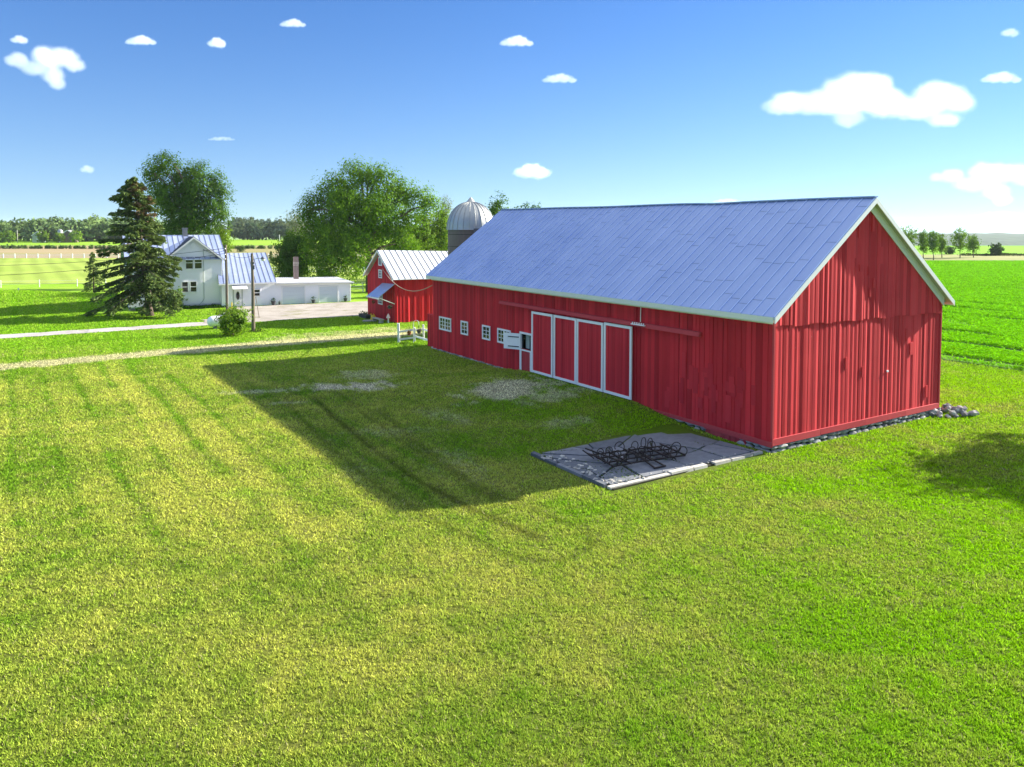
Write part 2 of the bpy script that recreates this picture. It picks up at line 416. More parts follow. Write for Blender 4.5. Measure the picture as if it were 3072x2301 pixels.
# ------------------------------------------------------------------ grass cover on the near lawn
rg = np.random.default_rng(5)
def in_slab(x, y):
    a, b = barn_ab(x, y); return (a > -8.75) & (a < -.4) & (b > -.28) & (b < 5.25)
def in_barn(x, y):
    a, b = barn_ab(x, y); return (a > -.12) & (a < BW + .12) & (b > -.12) & (b < BL + 1.5)
def blades(n, y0, y1, pw):
    # depth density ~ y**(1-pw); keep to the wedge of lawn around the view
    u = rg.random(n); e = 2 - pw
    y = (y0 ** e + u * (y1 ** e - y0 ** e)) ** (1 / e)
    x = (rg.random(n) * 2 - 1) * (.70 * y + 2.5)
    return x, y
bx, by = blades(1900000, 11.6, 104, 1.75)
ok = ~in_slab(bx, by) & ~in_barn(bx, by)
a_, b_ = barn_ab(bx, by); ok &= a_ < 28.5
ok &= seg_d(bx, by, DRIVE) > 1.5
def in_poly(x, y, P):
    c = np.zeros(len(x), bool)
    for (x0, y0), (x1, y1) in zip(P, P[1:] + P[:1]):
        if y0 == y1: continue
        c ^= ((y0 > y) != (y1 > y)) & (x < (x1 - x0) * (y - y0) / (y1 - y0) + x0)
    return c
ok &= ~in_poly(bx, by, YARD) & ~((by > 88.5 + (bx + 33.5) * .49) & (bx > -46) & (bx < -17))
bx, by = bx[ok], by[ok]; n = len(bx)
bc = lawn_colour(bx, by)
wear = np.clip((bc[:, 0] / bc[:, 1] - .9) * 4, 0, 1)
clump = fbm(bx * 3.1, by * 3.1, 91, 3)
keep = rg.random(n) > wear * .45
gapn = .65 * vnoise(bx * 8, by * 8, 95) + .35 * vnoise(bx * 19, by * 19, 96)
keep &= rg.random(n) > sstep(.44, .26, gapn) * .9 * (1 - .5 * sstep(30, 60, by))
bx, by, bc, clump, wear = bx[keep], by[keep], bc[keep], clump[keep], wear[keep]; n = len(bx)
dist = np.hypot(bx, by)
hgt = (.028 + .050 * rg.random(n)) * (.55 + .95 * clump) * (1 - .5 * wear) * (1 + .012 * (dist - 14))
wid = (.0082 + .007 * rg.random(n)) * (dist / 14) ** .75 * 1.15
ang = rg.random(n) * 2 * PI; lean = .2 + rg.random(n) * .95; la = rg.random(n) * 2 * PI
bz = terrain(bx, by) - .006
P0 = np.stack([bx - np.cos(ang) * wid, by - np.sin(ang) * wid, bz], 1)
P1 = np.stack([bx + np.cos(ang) * wid, by + np.sin(ang) * wid, bz], 1)
P2 = np.stack([bx + np.cos(la) * lean * hgt, by + np.sin(la) * lean * hgt, bz + hgt], 1)
Vb = np.stack([P0, P1, P2], 1).reshape(-1, 3); Fb = np.arange(3 * n).reshape(-1, 3)
tone = (.55 + .98 * rg.random(n))[:, None]
straw = (rg.random(n) < np.where(bc[:, 0] / bc[:, 1] < .62, .02, .07))[:, None]
bcol = np.where(straw, np.array([.33, .31, .14]), bc * 1.12) * tone
tag(np_obj('lawn_grass', Vb, Fb, M['blade'], None, bcol), 'mown grass blades covering the lawn', 'grass', kind='stuff')
del Vb, Fb, P0, P1, P2

# ------------------------------------------------------------------ fields, drive and yard, as sheets just above the ground
def m_field(name, c1, c2, scale, stripe=None, c3=None):
    t = NT(name); g = t.new('ShaderNodeNewGeometry').outputs['Position']
    n = t.noise(scale, 5, .6, g); f = t.noise(2.2, 4, .7, g)
    col = t.ramp(n, [(.32, c1), (.68, c2)])
    if c3 is not None:
        mp = t.new('ShaderNodeMapping'); t.l(g, mp.inputs['Vector']); mp.inputs['Scale'].default_value = (.009, .011, 1)
        col = t.mix(t.ramp(t.noise(1, 4, .6, mp.outputs[0]), [(.45, 0), (.6, 1)]), col, c3)
    if stripe:
        ang, per, amt = stripe
        mp = t.new('ShaderNodeMapping'); t.l(g, mp.inputs['Vector']); mp.inputs['Rotation'].default_value = (0, 0, ang)
        w = t.new('ShaderNodeTexWave'); w.inputs['Scale'].default_value = 1 / per * .314; w.inputs['Distortion'].default_value = 2.2; w.inputs['Detail'].default_value = 3
        w.inputs['Detail Scale'].default_value = .25
        t.l(mp.outputs[0], w.inputs['Vector'])
        col = t.mix(1.0, col, t.ramp(w.outputs['Fac'], [(.1, 1 - amt), (.9, 1 + amt)]), 'MULTIPLY')
    col = t.mix(1.0, col, t.ramp(f, [(.3, .82), (.7, 1.15)]), 'MULTIPLY')
    t.bsdf(col, .95, 0, .08); return t.m
M['hay'] = m_field('mown hay', (.23, .32, .045), (.31, .39, .08), .05, (-BYAW, 3.6, .10))
M['rough'] = m_field('rough pasture', (.20, .23, .06), (.27, .27, .09), .03, None, (.34, .26, .15))
M['greenf'] = m_field('green grain', (.17, .34, .012), (.23, .40, .02), .02)
M['cropf'] = m_field('crop ground', (.055, .13, .008), (.10, .23, .008), .06, (-BYAW, .76, .10))
M['cropfar'] = m_field('far crop', (.15, .36, .006), (.19, .42, .008), .03)
M['edge_shade'] = m_field('dark field margin', (.03, .05, .012), (.06, .09, .02), .6)  # dark soil tone that paints in the shade along the crop edge
M['weedy'] = m_field('weedy strip', (.22, .25, .08), (.32, .31, .13), .12)
def sheet(name, poly, mat, dz, step=None, ragged=0.0):
    """flat polygon draped on the terrain, filled as a grid fan"""
    P = []
    for i in range(len(poly)):
        p = np.array(poly[i], float); q = np.array(poly[(i + 1) % len(poly)], float)
        m = max(1, int(np.hypot(*(q - p)) / (step or 1e9)))
        for k in range(m):
            r = p + (q - p) * k / m
            if ragged: r = r + rg.normal(0, ragged, 2)
            P.append(r)
    P = np.array(P); me = bpy.data.meshes.new(name)
    z = terrain(P[:, 0], P[:, 1]) + dz
    me.from_pydata([(p[0], p[1], zz) for p, zz in zip(P, z)], [], [tuple(range(len(P)))]); me.update()
    me.materials.append(mat)
    return tag(link(bpy.data.objects.new(name, me)), kind='structure')
def strip(name, line, half, mat, dz, step=1.0, ragged=.12):
    L = [np.array(p, float) for p in line]; pts = []
    for p, q in zip(L[:-1], L[1:]):
        m = max(1, int(np.hypot(*(q - p)) / step)); pts += [p + (q - p) * k / m for k in range(m)]
    pts.append(L[-1]); v = []; f = []
    for i, p in enumerate(pts):
        d = pts[min(i + 1, len(pts) - 1)] - pts[max(i - 1, 0)]; d /= np.hypot(*d); nrm = np.array([-d[1], d[0]])
        for s in (-1, -.33, .33, 1):
            q = p + nrm * s * (half + (rg.normal(0, ragged) if abs(s) == 1 else 0)); v.append((q[0], q[1], float(terrain(q[0], q[1])) + dz))
    for i in range(len(pts) - 1):
        for k in range(3): a = i * 4 + k; f.append((a, a + 1, a + 5, a + 4))
    me = bpy.data.meshes.new(name); me.from_pydata(v, [], f); me.update(); me.materials.append(mat)
    return tag(link(bpy.data.objects.new(name, me)), kind='structure')
strip('driveway', DRIVE, 1.35, M['drive'], .035)
sheet('gravel_yard', YARD, M['gravel'], .045, .8, .18)
sheet('hay_field', [(-700, 121), (-20, 127), (-20, 226), (-700, 226)], M['hay'], .05)
sheet('rough_pasture', [(-700, 226), (60, 226), (60, 372), (-700, 372)], M['rough'], .06)
sheet('grain_field', [(-900, 372), (60, 372), (60, 520), (-900, 520)], M['greenf'], .08)
EA = 28.7
p0 = barn_xy(EA, -70); p1 = barn_xy(EA, 62)
sheet('crop_field', [p0, (300, -10), (420, 214), (100, 212), (60, 205), p1], M['cropf'], .03)
strip('field_edge_shade', [barn_xy(EA - .25, -70), barn_xy(EA - .25, -20), barn_xy(EA - .25, 20), barn_xy(EA - .25, 62)], .42, M['edge_shade'], .02, 1.5, .1)  # dark strip standing in for the shade at the foot of the crop
sheet('weedy_strip', [(60, 205.4), (100, 212.3), (420, 214.3), (420, 254), (60, 254)], M['weedy'], .05)
sheet('far_crop_field', [(60, 254), (600, 254), (600, 366), (60, 366)], M['cropfar'], .07)

# leafy crop rows on the near part of the crop field
n = 420000
u = rg.random(n); cy = (40 ** .6 + u * (205 ** .6 - 40 ** .6)) ** (1 / .6)
cx = cy * (.50 + .24 * rg.random(n))
a_, b_ = barn_ab(cx, cy)
row = np.round(a_ / .76); a2 = row * .76 + rg.normal(0, .15, n)
gap = fbm(row * .37, b_ * .22, 101, 2)
ok = (a2 > EA + .1) & (rg.random(n) < sstep(.22, .34, gap) + .25)
ok &= ~((np.abs(np.mod(row, 9) - 3.5) < 1) & (rg.random(n) < .97) & (fbm(row * .11, b_ * .05, 103, 2) > .47))
a2, b2 = a2[ok], b_[ok]; n = len(a2)
cx, cy = barn_xy(a2, b2); dd = np.hypot(cx, cy)
hh = (.08 + .20 * rg.random(n)) * (.7 + .6 * fbm(cx * .4, cy * .4, 105, 2)); sz = (.045 + .035 * rg.random(n)) * (dd / 60) ** .7
c = np.stack([cx, cy, terrain(cx, cy) + hh], 1)
def leaf_quads(c, sz, rng, aspect=.55, up=0.0, axis_dir=None, nrm=None):
    """one rhombus leaf (clump) at each point c with half-length sz"""
    n = len(c)
    u = rng.normal(0, 1, (n, 3)) if axis_dir is None else axis_dir + rng.normal(0, .35, (n, 3))
    u /= np.linalg.norm(u, axis=1)[:, None] + 1e-9
    w = rng.normal(0, 1, (n, 3)); w[:, 2] *= (1 - up)
    if nrm is not None:
        w = nrm + rng.normal(0, .42, (n, 3)); w /= np.linalg.norm(w, axis=1)[:, None] + 1e-9
        u = u - w * (u * w).sum(1)[:, None]; u /= np.linalg.norm(u, axis=1)[:, None] + 1e-9
    v = np.cross(u, w); v /= np.linalg.norm(v, axis=1)[:, None] + 1e-9
    s = np.asarray(sz)[:, None] if np.ndim(sz) else sz
    p = np.stack([c - u * s, c + v * s * aspect, c + u * s, c - v * s * aspect], 1).reshape(-1, 3)
    return p, np.arange(4 * n).reshape(-1, 4)
V, F = leaf_quads(c, sz, rg, .8)
cc = np.array([.17, .47, .005]) * (.65 + .75 * rg.random(n))[:, None] + np.array([.04, .03, 0]) * rg.random(n)[:, None]
tag(np_obj('crop_leaves', V, F, M['crop'], None, cc), 'leafy green crop standing in rows beyond the barn', 'crop', kind='stuff')
# ------------------------------------------------------------------ boards
def boards(mb, u0, u1, z0, z1, P, rng, wr=(.22, .32), cup=.018, prof=0.0, holes=(), zc=None, jag=0.0, tilt=.012):
    """vertical boards between u0 and u1. P(u, depth, z) -> point; z0/z1 are functions of u"""
    u = u0
    while u < u1 - .05:
        w = min(rng.uniform(*wr), u1 - u)
        if u1 - u - w < .08: w = u1 - u
        ua, ub = u + .007, u + w - .007
        base = rng.uniform(-.006, .008) + prof; tl = rng.uniform(-tilt, tilt); cp = cup * rng.uniform(.3, 1.2) * (1 if rng.random() < .75 else -.8)
        r = rng.random(); lean = rng.uniform(-.004, .004)
        segs = [(None, None)]
        for (ha, hb, hz0, hz1) in holes:
            if ub > ha and ua < hb: segs = [(None, hz0), (hz1, None)]
        for sa, sb in segs:
            st = [(0, -.035), (0, base - tl), (.5, base + cp), (1, base + tl), (1, -.035)]
            bot = []; top = []
            jz = rng.uniform(-jag, jag)
            for t, dpt in st:
                uu = ua + (ub - ua) * t
                zb = (z0(uu) + jz) if sa is None else sa
                zt = z1(uu) if sb is None else sb
                bot.append(P(uu, dpt, zb)); top.append(P(uu + lean * (zt - zb), dpt, zt))
            for k in range(4): mb.face([bot[k], bot[k + 1], top[k + 1], top[k]], r)
            mb.face(bot[::-1], r); mb.face(top, r)
        u += w

def slab_on_slope(mb, a0, z0, a1, z1, y0, y1, th):
    """plank lying along a slope from (a0,z0) to (a1,z1), between y0 and y1, th thick downwards (vertical)"""
    mb.hexa([(a0, y0, z0 - th), (a1, y0, z1 - th), (a1, y1, z1 - th), (a0, y1, z0 - th), (a0, y0, z0), (a1, y0, z1), (a1, y1, z1), (a0, y1, z0)])

# ------------------------------------------------------------------ the big red barn
rb = random.Random(11)
barn = thing('barn', 'long red timber barn with blue metal roof and four tall sliding doors', 'barn', (BX, BY, 0), BYAW)
Z0 = .35; HW = 5.25 + Z0; HE = 5.40 + Z0; HR = 10.38 + Z0; OE = .45; OG = .40; OF = .2
def rz_at(a):  # roof surface height over gable coordinate a
    return HE + (HR - HE) * (1 - abs(a - BW / 2) / (BW / 2 + OE))
sag = lambda b: -.05 * math.sin(PI * min(max(b / BL, 0), 1)) - (.035 * math.exp(-((b - 9) / 1.2) ** 2)) + .012 * math.sin(b * .6)
# long wall
Pl = lambda u, d, z: (-d, u, z)
mb = MB(); hole = (17.86, 19.02, 1.50 + Z0, 2.44 + Z0)
basez = lambda u: Z0 + .08 if u < 7 else Z0 - .02
boards(mb, 0.0, 8.4, lambda u: Z0 + .05, lambda u: HW, Pl, rb, (.22, .34), .016)
boards(mb, 8.4, 17.75, lambda u: Z0 + .1, lambda u: HW, Pl, rb, (.22, .30), .014)
boards(mb, 17.75, 19.2, lambda u: Z0 + .05, lambda u: HW, Pl, rb, (.22, .28), .014, 0, [hole])
boards(mb, 19.2, BL, lambda u: Z0 - .05, lambda u: HW, Pl, rb, (.15, .24), .014, 0, (), None, .03)
mb.build('long_wall', M['red'], barn)
mb = MB()   # repair boards nailed over the wall near the corner
for k in range(26):
    b0 = rb.uniform(.6, 6.6); w = rb.uniform(.2, .34); zz = rb.uniform(.3, 2.2); h = rb.uniform(.35, 1.3)
    mb = MB(); mb.cur = rb.random(); mb.box(-.036 - .004 * (k % 4), -.02, b0, b0 + w, Z0 + zz, Z0 + zz + h); mb.build('repair_board', M['red_door'], barn)
mb = MB()
for (y0, y1, z0, z1) in ((0.05, 17.86, Z0, HW), (19.02, BL - .05, Z0, HW), (17.86, 19.02, Z0, hole[2]), (17.86, 19.02, hole[3], HW)): mb.box(.04, .16, y0, y1, z0, z1)
mb.box(BW - .16, BW - .04, .05, BL - .05, Z0, HW)
mb.box(.16, BW - .16, .3, BL - .3, Z0 - .02, Z0 + .02)
def gable_slab(mb, y0, y1):
    pts = [(.05, Z0), (BW - .05, Z0), (BW - .05, HW - .02), (BW / 2, rz_at(BW / 2) - .35), (.05, HW - .02)]
    i = len(mb.v)
    for y in (y0, y1): mb.v.extend([(a, y, z) for a, z in pts])
    mb.f.append(tuple(i + k for k in range(5))); mb.f.append(tuple(i + 5 + k for k in range(5))[::-1])
    for k in range(5): mb.f.append((i + k, i + 5 + k, i + 5 + (k + 1) % 5, i + (k + 1) % 5))
    mb.r += [.5] * 7
gable_slab(mb, .04, .16); gable_slab(mb, BL - .16, BL - .04)
mb.build('light_backing', M['dark'], barn)  # black backing added behind the boards, stops light leaking through the gaps
# near gable end
Pg = lambda u, d, z: (u, -d, z)
mb = MB(); seam = lambda u: Z0 + 4.93 - .012 * u + .02 * math.sin(u * 3)
boards(mb, 0, BW, lambda u: Z0 + .2, lambda u: min(seam(u) + .12, rz_at(u) - .2), Pg, rb, (.27, .37), .022, 0, (), None, 0, .010)
mb.build('gable_wall', M['red_gable'], barn)
mb = MB()
boards(mb, .02, BW - .02, lambda u: min(seam(u), rz_at(u) - .3), lambda u: rz_at(u) - .16, Pg, rb, (.26, .36), .022, .045, (), None, .035, .010)
mb.build('upper_gable_wall', M['red_gable'], barn)
mb = MB()
for k in range(16):
    a = rb.uniform(.8, BW - .8); zz = rb.uniform(.6, 7.6)
    if k < 9: a = rb.uniform(5.2, 7.2); zz = rb.uniform(5.2, 9.3)
    if zz > rz_at(a) - Z0 - 1.1: continue
    mb.cur = rb.random(); up = .05 if zz > 4.9 else 0
    mb = MB(); mb.cur = rb.random(); mb.box(a, a + rb.uniform(.06, .3), -.036 - up - .003 * (k % 4), -.01, Z0 + zz, Z0 + zz + rb.uniform(.25, .8)); mb.build('repair_board', M['red_gable'], barn)
mb = MB(); boards(mb, 0, BL, lambda u: Z0, lambda u: HW, lambda u, d, z: (BW + d, u, z), rb, (.25, .33), .014); boards(mb, 0, BW, lambda u: Z0, lambda u: rz_at(u) - .2, lambda u, d, z: (u, BL + d, z), rb, (.25, .33), .014)
mb.build('rear_walls', M['red'], barn)
mb = MB(); mb.box(-.075, .02, -.075, .02, Z0 + .26, HW - .05); mb.build('corner_board', M['red_trim'], barn); mb = MB(); mb.box(BW - .02, BW + .06, -.06, .03, Z0 + .2, HW - .05)
mb.build('corner_board', M['red_trim'], barn)
# base boards
mb = MB()
x = 0.0
for x1 in (3.1, 6.4, 9.6, BW + .04):
    mb = MB(); mb.cur = rb.random(); o = rb.uniform(0, .012)
    mb.hexa([(x - (.06 if x == 0 else 0), -.075 - o, Z0 - .02 + rb.uniform(-.02, .02)), (x1 - .01, -.075 - o, Z0 - .02 + rb.uniform(-.02, .02)), (x1 - .01, -.02, Z0), (x - (.06 if x == 0 else 0), -.02, Z0),
             (x - (.06 if x == 0 else 0), -.06 - o, Z0 + .24), (x1 - .01, -.06 - o, Z0 + .24), (x1 - .01, -.02, Z0 + .25), (x - (.06 if x == 0 else 0), -.02, Z0 + .25)]); x = x1; mb.build('base_board', M['red_trim'], barn)
mb = MB(); mb.box(-.09, -.02, -.06, 3.7, Z0 - .1, Z0 + .12); mb.build('base_board', M['red_trim'], barn); mb = MB(); mb.box(-.08, -.02, 3.71, 7.1, Z0 - .06, Z0 + .1)
mb.build('base_board', M['red_trim'], barn)
mb = MB(); boards(mb, 1.35, 3.7, lambda u: 0.0, lambda u: Z0 - .11, Pl, rb, (.24, .34), .01, .02)
mb.build('skirting_boards', M['red_trim'], barn)
# stone footing: stones laid in rough courses
rs_ = random.Random(3); mb = MB()
def footing(fn, l0, l1, ztop):
    l = l0
    while l < l1:
        w = rs_.uniform(.25, .7); z = -.1
        while z < ztop - .04:
            h = rs_.uniform(.14, .3); h = min(h, ztop - z)
            mb.cur = rs_.random(); c = fn(l + w / 2 + rs_.uniform(-.04, .04), rs_.uniform(-.02, .05))
            mb.blob((c[0], c[1], z + h / 2), (w * .56 if fn is fg else .13, .13 if fn is fg else w * .56, h * .56), rs_, 1, .16); z += h
        l += w * .95
fg = lambda u, d: (u, .06 - d, 0); fl = lambda u, d: (.06 - d, u, 0)
footing(fg, .0, BW, Z0 - .02); footing(fl, 0, 1.4, Z0 - .06); footing(fl, 3.6, 8.6, Z0 + .02); footing(fl, 19.0, BL, Z0 - .03)
mb.build('stone_footing', M['stone'], barn)
# roof
mb = MB(); Y0, Y1 = -OG, BL + OF; bs = np.linspace(Y0, Y1, 61); sl = [(-OE, HE), (BW / 2, HR), (BW + OE, HE)]
for k in range(60):
    for (a0, z0), (a1, z1), s0, s1 in ((sl[0], sl[1], 0, 1), (sl[1], sl[2], 1, 0)):
        mb.cur = rb.random(); b0, b1 = bs[k], bs[k + 1]; sg0, sg1 = sag(b0), sag(b1)
        mb.hexa([(a0, b0, z0 - .09 + sg0 * s0), (a1, b0, z1 - .09 + sg0 * s1), (a1, b1, z1 - .09 + sg1 * s1), (a0, b1, z0 - .09 + sg1 * s0),
                 (a0, b0, z0 + sg0 * s0), (a1, b0, z1 + sg0 * s1), (a1, b1, z1 + sg1 * s1), (a0, b1, z0 + sg1 * s0)])
roof = mb.build('roof', M['barn_roof'], barn)
mb = MB(); ml = MB(); npan = 54; pw = (Y1 - Y0) / npan
for k in range(npan + 1):
    b = Y0 + .02 + k * pw * .9985; g = sag(b)
    mb.cur = rb.random()
    for a0, a1 in ((-OE, BW / 2), (BW + OE, BW / 2)):
        mb.bar((a0, b, HE + .012), (a1, b, HR + .012 + g), .03, .05)
    if k < npan:
        off = rb.uniform(0, 1) if k % 2 else rb.uniform(.3, 1.3)
        for j in range(3):
            t = (j + off * .8 + .12 * rb.random()) / 3.1
            if not .04 < t < .97: continue
            for a0 in (-OE, BW + OE):
                a = a0 + (BW / 2 - a0) * t; z = HE + (HR - HE) * t + sag(b + pw / 2) * t
                t2 = t + .0035; a_2 = a0 + (BW / 2 - a0) * t2; z2 = HE + (HR - HE) * t2 + sag(b + pw / 2) * t2
                ml.hexa([(a, b + .03, z - .01), (a, b + pw - .03, z - .01), (a_2, b + pw - .03, z2 - .01), (a_2, b + .03, z2 - .01),
                         (a, b + .03, z + .012), (a, b + pw - .03, z + .012), (a_2, b + pw - .03, z2 + .003), (a_2, b + .03, z2 + .003)])
mb.build('seams', M['seam'], roof); ml.build('lap_joints', M['lap'], roof)
mb = MB()
for k in range(30):
    b0, b1 = np.linspace(Y0 - .02, Y1 + .02, 31)[k:k + 2]
    mb.bar((BW / 2, b0, HR + .03 + sag(b0)), (BW / 2, b1, HR + .03 + sag(b1)), .26, .05)
mb.build('ridge_cap', M['barn_roof'], roof)
# eaves, rakes and soffits
mb = MB(); mb.box(-OE - .035, -OE - .002, Y0 + .06, Y1 - .02, HE - .24, HE - .015); mb.build('eave_board', M['cream'], barn); mb = MB(); mb.box(BW + OE + .002, BW + OE + .035, Y0 + .06, Y1 - .02, HE - .24, HE - .015); mb.build('eave_board', M['cream'], barn); mb = MB()
mb.box(-.13, -.06, -.02, BL, HW - .2, HW + .02)
mb.build('frieze_board', M['cream'], barn)
for s in (0, 1):
    a0 = -OE - .02 if s == 0 else BW + OE + .02
    mb = MB(); slab_on_slope(mb, a0, HE - .02, BW / 2, HR - .02 - (0 if s == 0 else .001), -OG - .045, -OG - .003, .25); mb.build('rake_board', M['white'], barn)
    mb = MB(); slab_on_slope(mb, a0, HE - .02, BW / 2, HR - .02, BL + OF + .003, BL + OF + .04, .25); mb.build('rake_board', M['white'], barn)
mb = MB()
for a0 in (-.1, BW + .1): mb = MB(); slab_on_slope(mb, a0, rz_at(a0) - .13, BW / 2, rz_at(BW / 2) - .13, -.125, -.085, .42); mb.build('gable_frieze', M['white'], barn)
mb = MB()
for a0 in (-OE, BW + OE): slab_on_slope(mb, a0, HE - .095, BW / 2, HR - .095, -OG, -.02, .03)
mb.box(-OE, -.02, -.02, BL, HE - .125, HE - .1); mb.box(BW + .02, BW + OE, -.02, BL, HE - .125, HE - .1)
mb.build('soffit', M['soffit'], barn)
# sliding doors
for k, (b0, b1) in enumerate(((8.62, 10.80), (10.88, 13.16), (13.24, 15.38), (15.48, 17.66))):
    off = .10 + .012 * (k % 2); zt = Z0 + 3.96 + (.05 if k == 0 else 0); zb = Z0 + .27
    mb = MB(); boards(mb, b0 + .1, b1 - .1, lambda u: zb + .06, lambda u: zt - .06, Pl, rb, (.16, .24), .006, off + .035, (), None, 0, .003)
    dr = mb.build('sliding_door', M['red_door'], barn)
    mb = MB(); x0, x1 = -off - .075, -off
    mb.box(x0, x1, b0, b0 + .13, zb, zt); mb.box(x0, x1, b1 - .13, b1, zb, zt)
    mb.box(x0, x1, b0 + .131, b1 - .131, zb, zb + .14); mb.box(x0, x1, b0 + .131, b1 - .131, zt - .14, zt)
    mb.build('door_frame', M['white'], dr)
mb = MB()
mb.hexa([(-.24, 3.97, Z0 + 4.06), (-.05, 3.97, Z0 + 4.06), (-.05, 21.4, Z0 + 4.1), (-.24, 21.4, Z0 + 4.1), (-.17, 3.97, Z0 + 4.25), (-.05, 3.97, Z0 + 4.27), (-.05, 21.4, Z0 + 4.30), (-.17, 21.4, Z0 + 4.28)])
mb.build('door_track', M['red_trim'], barn)
# conduit with insulator rack
mb = MB(); mb.tube([(-.06, 8.06, HW - .1), (-.07, 8.06, Z0 + 4.3)], .022, 6); mb.build('conduit', M['white'], barn)
mb = MB(); mb.box(-.34, -.24, 7.5, 8.5, Z0 + 4.16, Z0 + 4.2)
for q in range(6): mb.tube([(-.29, 7.6 + q * .16, Z0 + 4.2), (-.29, 7.6 + q * .16, Z0 + 4.29)], .035, 6)
mb.build('insulator_rack', M['white'], barn)
# windows
def barn_window(b0, b1, z0, z1, cas):
    mb = MB(); f = .11; x0, x1 = -.085, -.03
    mb.box(x0, x1, b0, b0 + f, z0, z1); mb.box(x0, x1, b1 - f, b1, z0, z1); mb.box(x0, x1, b0 + f + .001, b1 - f - .001, z0, z0 + f); mb.box(x0, x1, b0 + f + .001, b1 - f - .001, z1 - f, z1)
    wn = mb.build('window', M['white'], barn)
    mb = MB(); w = (b1 - b0 - 2 * f) / cas
    for c in range(cas):
        y0 = b0 + f + c * w; y1 = y0 + w
        if c: mb.box(-.078, -.04, y0 - .05, y0 + .05, z0 + f, z1 - f)
        mb.box(-.07, -.045, (y0 + y1) / 2 - .017, (y0 + y1) / 2 + .017, z0 + f, z1 - f)
        for q in (1, 2):
            zz = z0 + f + (z1 - z0 - 2 * f) * q / 3; mb.box(-.069, -.044, y0, y1, zz - .017, zz + .017)
    mb.build('muntins', M['white'], wn)
    mb = MB(); mb.box(-.042, -.036, b0 + f, b1 - f, z0 + f, z1 - f); mb.build('pane', M['glass'], wn)
barn_window(28.2, 30.05, Z0 + 1.46, Z0 + 2.44, 2); barn_window(25.72, 26.74, Z0 + 1.5, Z0 + 2.46, 1)
barn_window(22.72, 23.76, Z0 + 1.52, Z0 + 2.48, 1); barn_window(20.2, 21.8, Z0 + 1.54, Z0 + 2.48, 2)
# the half-open stable door
mb = MB(); f = .1
mb.box(-.09, .03, 17.75, 17.86, Z0 + .1, Z0 + 2.56); mb.box(-.09, .03, 19.02, 19.12, Z0 + .1, Z0 + 2.56); mb.box(-.088, .03, 17.861, 19.019, Z0 + 2.44, Z0 + 2.55)
mb.build('stable_door_frame', M['white'], barn)
mb = MB(); boards(mb, 17.93, 18.95, lambda u: Z0 + .14, lambda u: Z0 + 1.42, Pl, rb, (.2, .28), .004, .05)
ld = mb.build('stable_door', M['red_trim'], barn)
mb = MB(); mb.box(-.1, -.03, 17.87, 17.95, Z0 + .06, Z0 + 1.48); mb.box(-.1, -.03, 18.93, 19.01, Z0 + .06, Z0 + 1.48); mb.box(-.1, -.03, 17.951, 18.929, Z0 + .06, Z0 + .14); mb.box(-.1, -.03, 17.951, 18.929, Z0 + 1.40, Z0 + 1.48)
mb.build('door_frame', M['white'], ld)
mb = MB()
P = [(-.10, 19.09), (-.62, 20.12), (-.585, 20.14), (-.065, 19.11)]
mb.hexa([(x, y, Z0 + 1.42) for x, y in P] + [(x, y, Z0 + 2.42) for x, y in P])
sh = mb.build('upper_stable_door', M['white'], barn, label='white upper stable door swung open against the wall')
mb = MB()
for zz in (1.6, 2.2): mb.bar((-.14, 19.13, Z0 + zz), (-.5, 19.82, Z0 + zz), .03, .05)
mb.build('hinge', M['black'], sh)
mb = MB(); mb.box(.3, .34, 18.6, 19.0, Z0 + 1.5, Z0 + 2.4); mb.build('hanging_sack', M['soffit'], barn)
# lean-to at the far end
mb = MB(); boards(mb, BL + .02, BL + 1.45, lambda u: .12, lambda u: Z0 + 2.35, lambda u, d, z: (.25 - d, u, z), rb, (.15, .22), .012)
boards(mb, .25, 3.2, lambda u: .12, lambda u: Z0 + 2.35, lambda u, d, z: (u, BL + 1.45 + d, z), rb, (.15, .22), .012)
mb.box(.29, 3.2, BL + .05, BL + 1.40, .1, Z0 + 2.33); mb.build('lean_to', M['red'], barn)
# paint-worn vent block on the gable
mb = MB(); mb.box(7.97, 8.10, -.07, -.02, Z0 + 2.25, Z0 + 2.33); mb.build('gable_bracket', M['white'], barn)

# ------------------------------------------------------------------ heaped stones at the barn's right corner
rs2 = random.Random(21)
protos = []
for k in range(5):
    mb = MB(); mb.cur = rs2.random(); mb.blob((0, 0, 0), (.20, .16, .12), rs2, 1, .22)
    protos.append(mb.build('field_stone', M['stone']))
SL = 'grey field stone in the heap at the right corner of the long red barn'
used = [False] * 5; cx0, cy0 = barn_xy(BW + .35, -.3)
for k in range(44):
    t = rs2.random(); an = rs2.uniform(0, 2 * PI); rr = 1.0 * math.sqrt(t)
    px, py = cx0 + rr * math.cos(an) * 1.45 + .1, cy0 + rr * math.sin(an) * .62 - .05
    top = max(0, .52 * (1 - rr)); z = rs2.uniform(.02, .08) + top * rs2.uniform(.55, 1)
    i = k % 5
    o = protos[i] if not used[i] else link(protos[i].copy()); used[i] = True
    a_, b_ = barn_ab(px, py)
    o.location = (px, py, z); s = rs2.uniform(.65, 1.3); o.scale = (s, s * rs2.uniform(.8, 1.2), s * rs2.uniform(.8, 1.2)); o.rotation_euler = (rs2.uniform(-.5, .5), rs2.uniform(-.5, .5), rs2.uniform(0, 6.28))
    tag(o, SL, 'stone', 'stones heaped at the barn corner')

